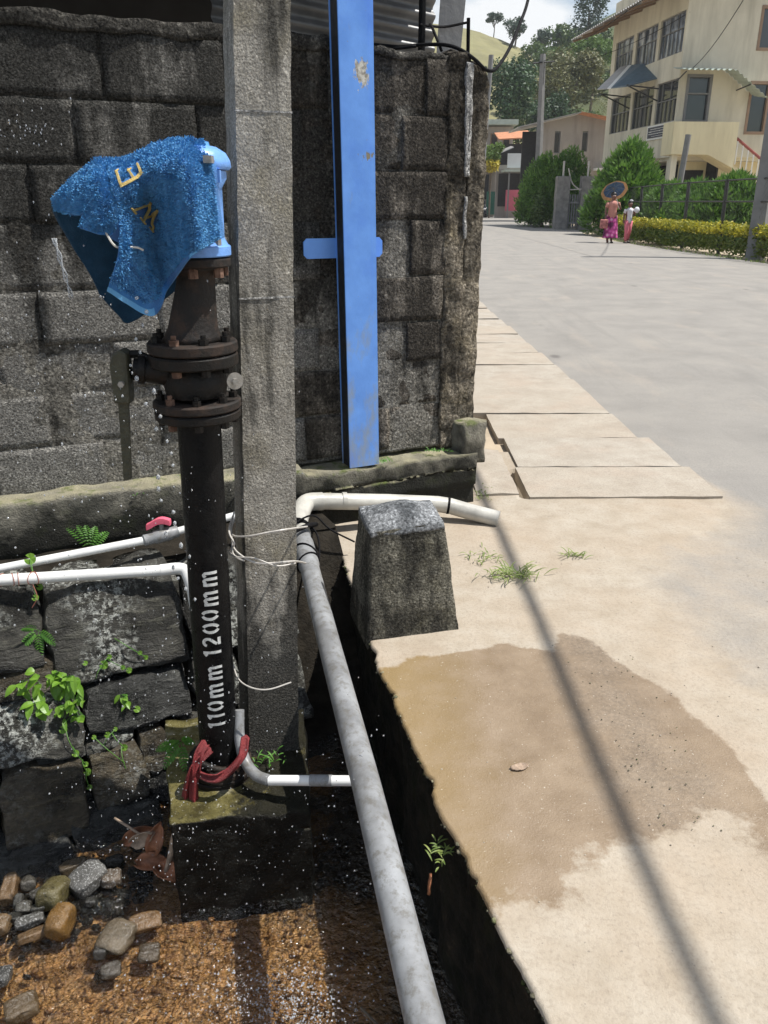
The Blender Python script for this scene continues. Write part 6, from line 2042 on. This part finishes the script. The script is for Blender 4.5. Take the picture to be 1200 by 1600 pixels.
cx, cy = 8.74, 30.4
ch = thing('person', 'person in pale top and pink trousers walking right of the umbrella', 'person', (cx, cy, 0), 'people walking along the road edge')
s_ = .84
def P(x, y, z):
    return (cx + x * s_, cy + y * s_, z * s_)
J = [(P(0, 0, .90), .11, .09), (P(0, 0, 1.12), .10, .085), (P(0, 0, 1.30), .125, .085), (P(0, 0, 1.41), .05, .05), (P(0, -.01, 1.48), .05, .055), (P(0, -.02, 1.57), .085, .095), (P(0, -.02, 1.64), .072, .08),
     (P(-.16, 0, 1.35), .048), (P(-.21, .03, 1.10), .036), (P(-.22, -.05, .87), .028), (P(-.22, -.08, .80), .027),
     (P(.16, 0, 1.35), .048), (P(.23, -.02, 1.12), .036), (P(.15, -.18, 1.22), .028), (P(.13, -.22, 1.27), .027),
     (P(-.08, 0, .84), .078), (P(-.085, -.12, .46), .052), (P(-.085, -.08, .09), .034), (P(-.085, -.19, .035), .032),
     (P(.08, 0, .84), .078), (P(.085, .05, .46), .052), (P(.085, .22, .13), .034), (P(.085, .12, .05), .032)]
skin_body('body', J, E_, 'skin', ch)
MB().lathe([(.125 * s_, .82 * s_), (.135 * s_, .95 * s_), (.125 * s_, 1.1 * s_), (.14 * s_, 1.28 * s_), (.155 * s_, 1.35 * s_), (.06 * s_, 1.43 * s_)], cx, cy, 18).build('shirt', 'white_cloth', ch, smooth=True)
for sg in (-1, 1):
    MB().tube([P(sg * .15, 0, 1.36), P(sg * .205, .01, 1.21)], [.062, .052], 10).build('sleeve', 'white_cloth', ch, smooth=True)
MB().tube([P(-.06, 0, .90), P(-.085, -.115, .46), P(-.085, -.075, .12)], [.10, .068, .055], 12).build('trouser_leg', 'pink_cloth', ch, smooth=True)
MB().tube([P(.06, 0, .90), P(.085, .05, .46), P(.085, .205, .16)], [.10, .068, .055], 12).build('trouser_leg', 'pink_cloth', ch, smooth=True)
MB().ico(P(0, .02, 1.62), .092, 2, (1, 1, .95), .1).build('hair', 'hair', ch, smooth=True)
MB().ico(P(.04, .04, 1.70), .055, 2, (1.2, 1, .7), .2).build('white_hair_bow', 'white_cloth', ch, smooth=True)
face_parts(ch, cx, cy - .02, 1.575 * s_, .075)
MB().rough((cx + .03, cy - .0, .0), (cx + .12, cy + .2, .07), (3, 6, 2), .002, 9, .1, 1).rough((cx - .12, cy - .2, .0), (cx - .03, cy - .0, .05), (3, 6, 2), .002, 9, .1, 2).build('shoe', 'hair', ch, smooth=True)
wbg = MB().ico((cx + .20, cy - .16, 1.12), .095, 2, (1, .8, 1.15), .2).build('bundle', 'white_cloth', smooth=True)
tag(wbg, 'white bundle held against the shoulder of the walker in pink trousers', 'bundle')

# ------------------------------------------------------------------ car at the bend
cr_ = thing('parked_car', 'dark car at the bend mostly hidden behind the wall pier', 'car', (8.45, 79, 0))
pr = [(-2.0, .35), (2.0, .35), (2.05, .8), (1.9, .95), (1.0, 1.0), (.45, 1.48), (-1.2, 1.5), (-1.85, 1.0), (-2.05, .9)]
q = MB().hexa([(7.62, 79 - a, z) for a, z in pr], [(9.28, 79 - a, z) for a, z in pr])
b_ = q.build('body', 'car_paint', cr_)
bv = b_.modifiers.new('bevel', 'BEVEL'); bv.width = .08; bv.segments = 3
MB().hexa([(7.75, 77.98, 1.04), (9.15, 77.98, 1.04), (9.0, 78.49, 1.44), (7.9, 78.49, 1.44)], [(7.75, 77.95, 1.06), (9.15, 77.95, 1.06), (9.0, 78.46, 1.46), (7.9, 78.46, 1.46)]).build('windscreen', 'glass', cr_)
for x in (7.66, 9.24):
    for y in (77.7, 80.3):
        w_ = MB().tube([(x - .1, y, .32), (x + .1, y, .32)], .32, 20).build('wheel', 'tyre', cr_, smooth=40)
        MB().tube([(x - .11, y, .32), (x + .11, y, .32)], .18, 14).build('rim', 'steel', w_, smooth=40)
for x in (7.9, 9.0):
    MB().rough((x - .16, 76.93, .68), (x + .16, 77.0, .84), (4, 2, 3), 0, 1, .1, 1).build('headlight', 'lamp_glass', cr_, smooth=True)
MB().box(8.1, 8.8, 76.9, 76.95, .42, .55).build('number_plate', 'white_paint', cr_)

# ------------------------------------------------------------------ air
hz = MB().box(-170, 230, -15, 260, -1.8, 60).build('haze', 'dark_room')
kind(hz, 'stuff')
hm = bpy.data.materials.new('haze_air')
hm.use_nodes = True
hm.node_tree.nodes.clear()
hv = hm.node_tree.nodes.new('ShaderNodeVolumePrincipled')
hv.inputs['Color'].default_value = (.93, .96, 1, 1)
hv.inputs['Density'].default_value = .0004
ho = hm.node_tree.nodes.new('ShaderNodeOutputMaterial')
hm.node_tree.links.new(hv.outputs[0], ho.inputs['Volume'])
hz.data.materials.clear()
hz.data.materials.append(hm)
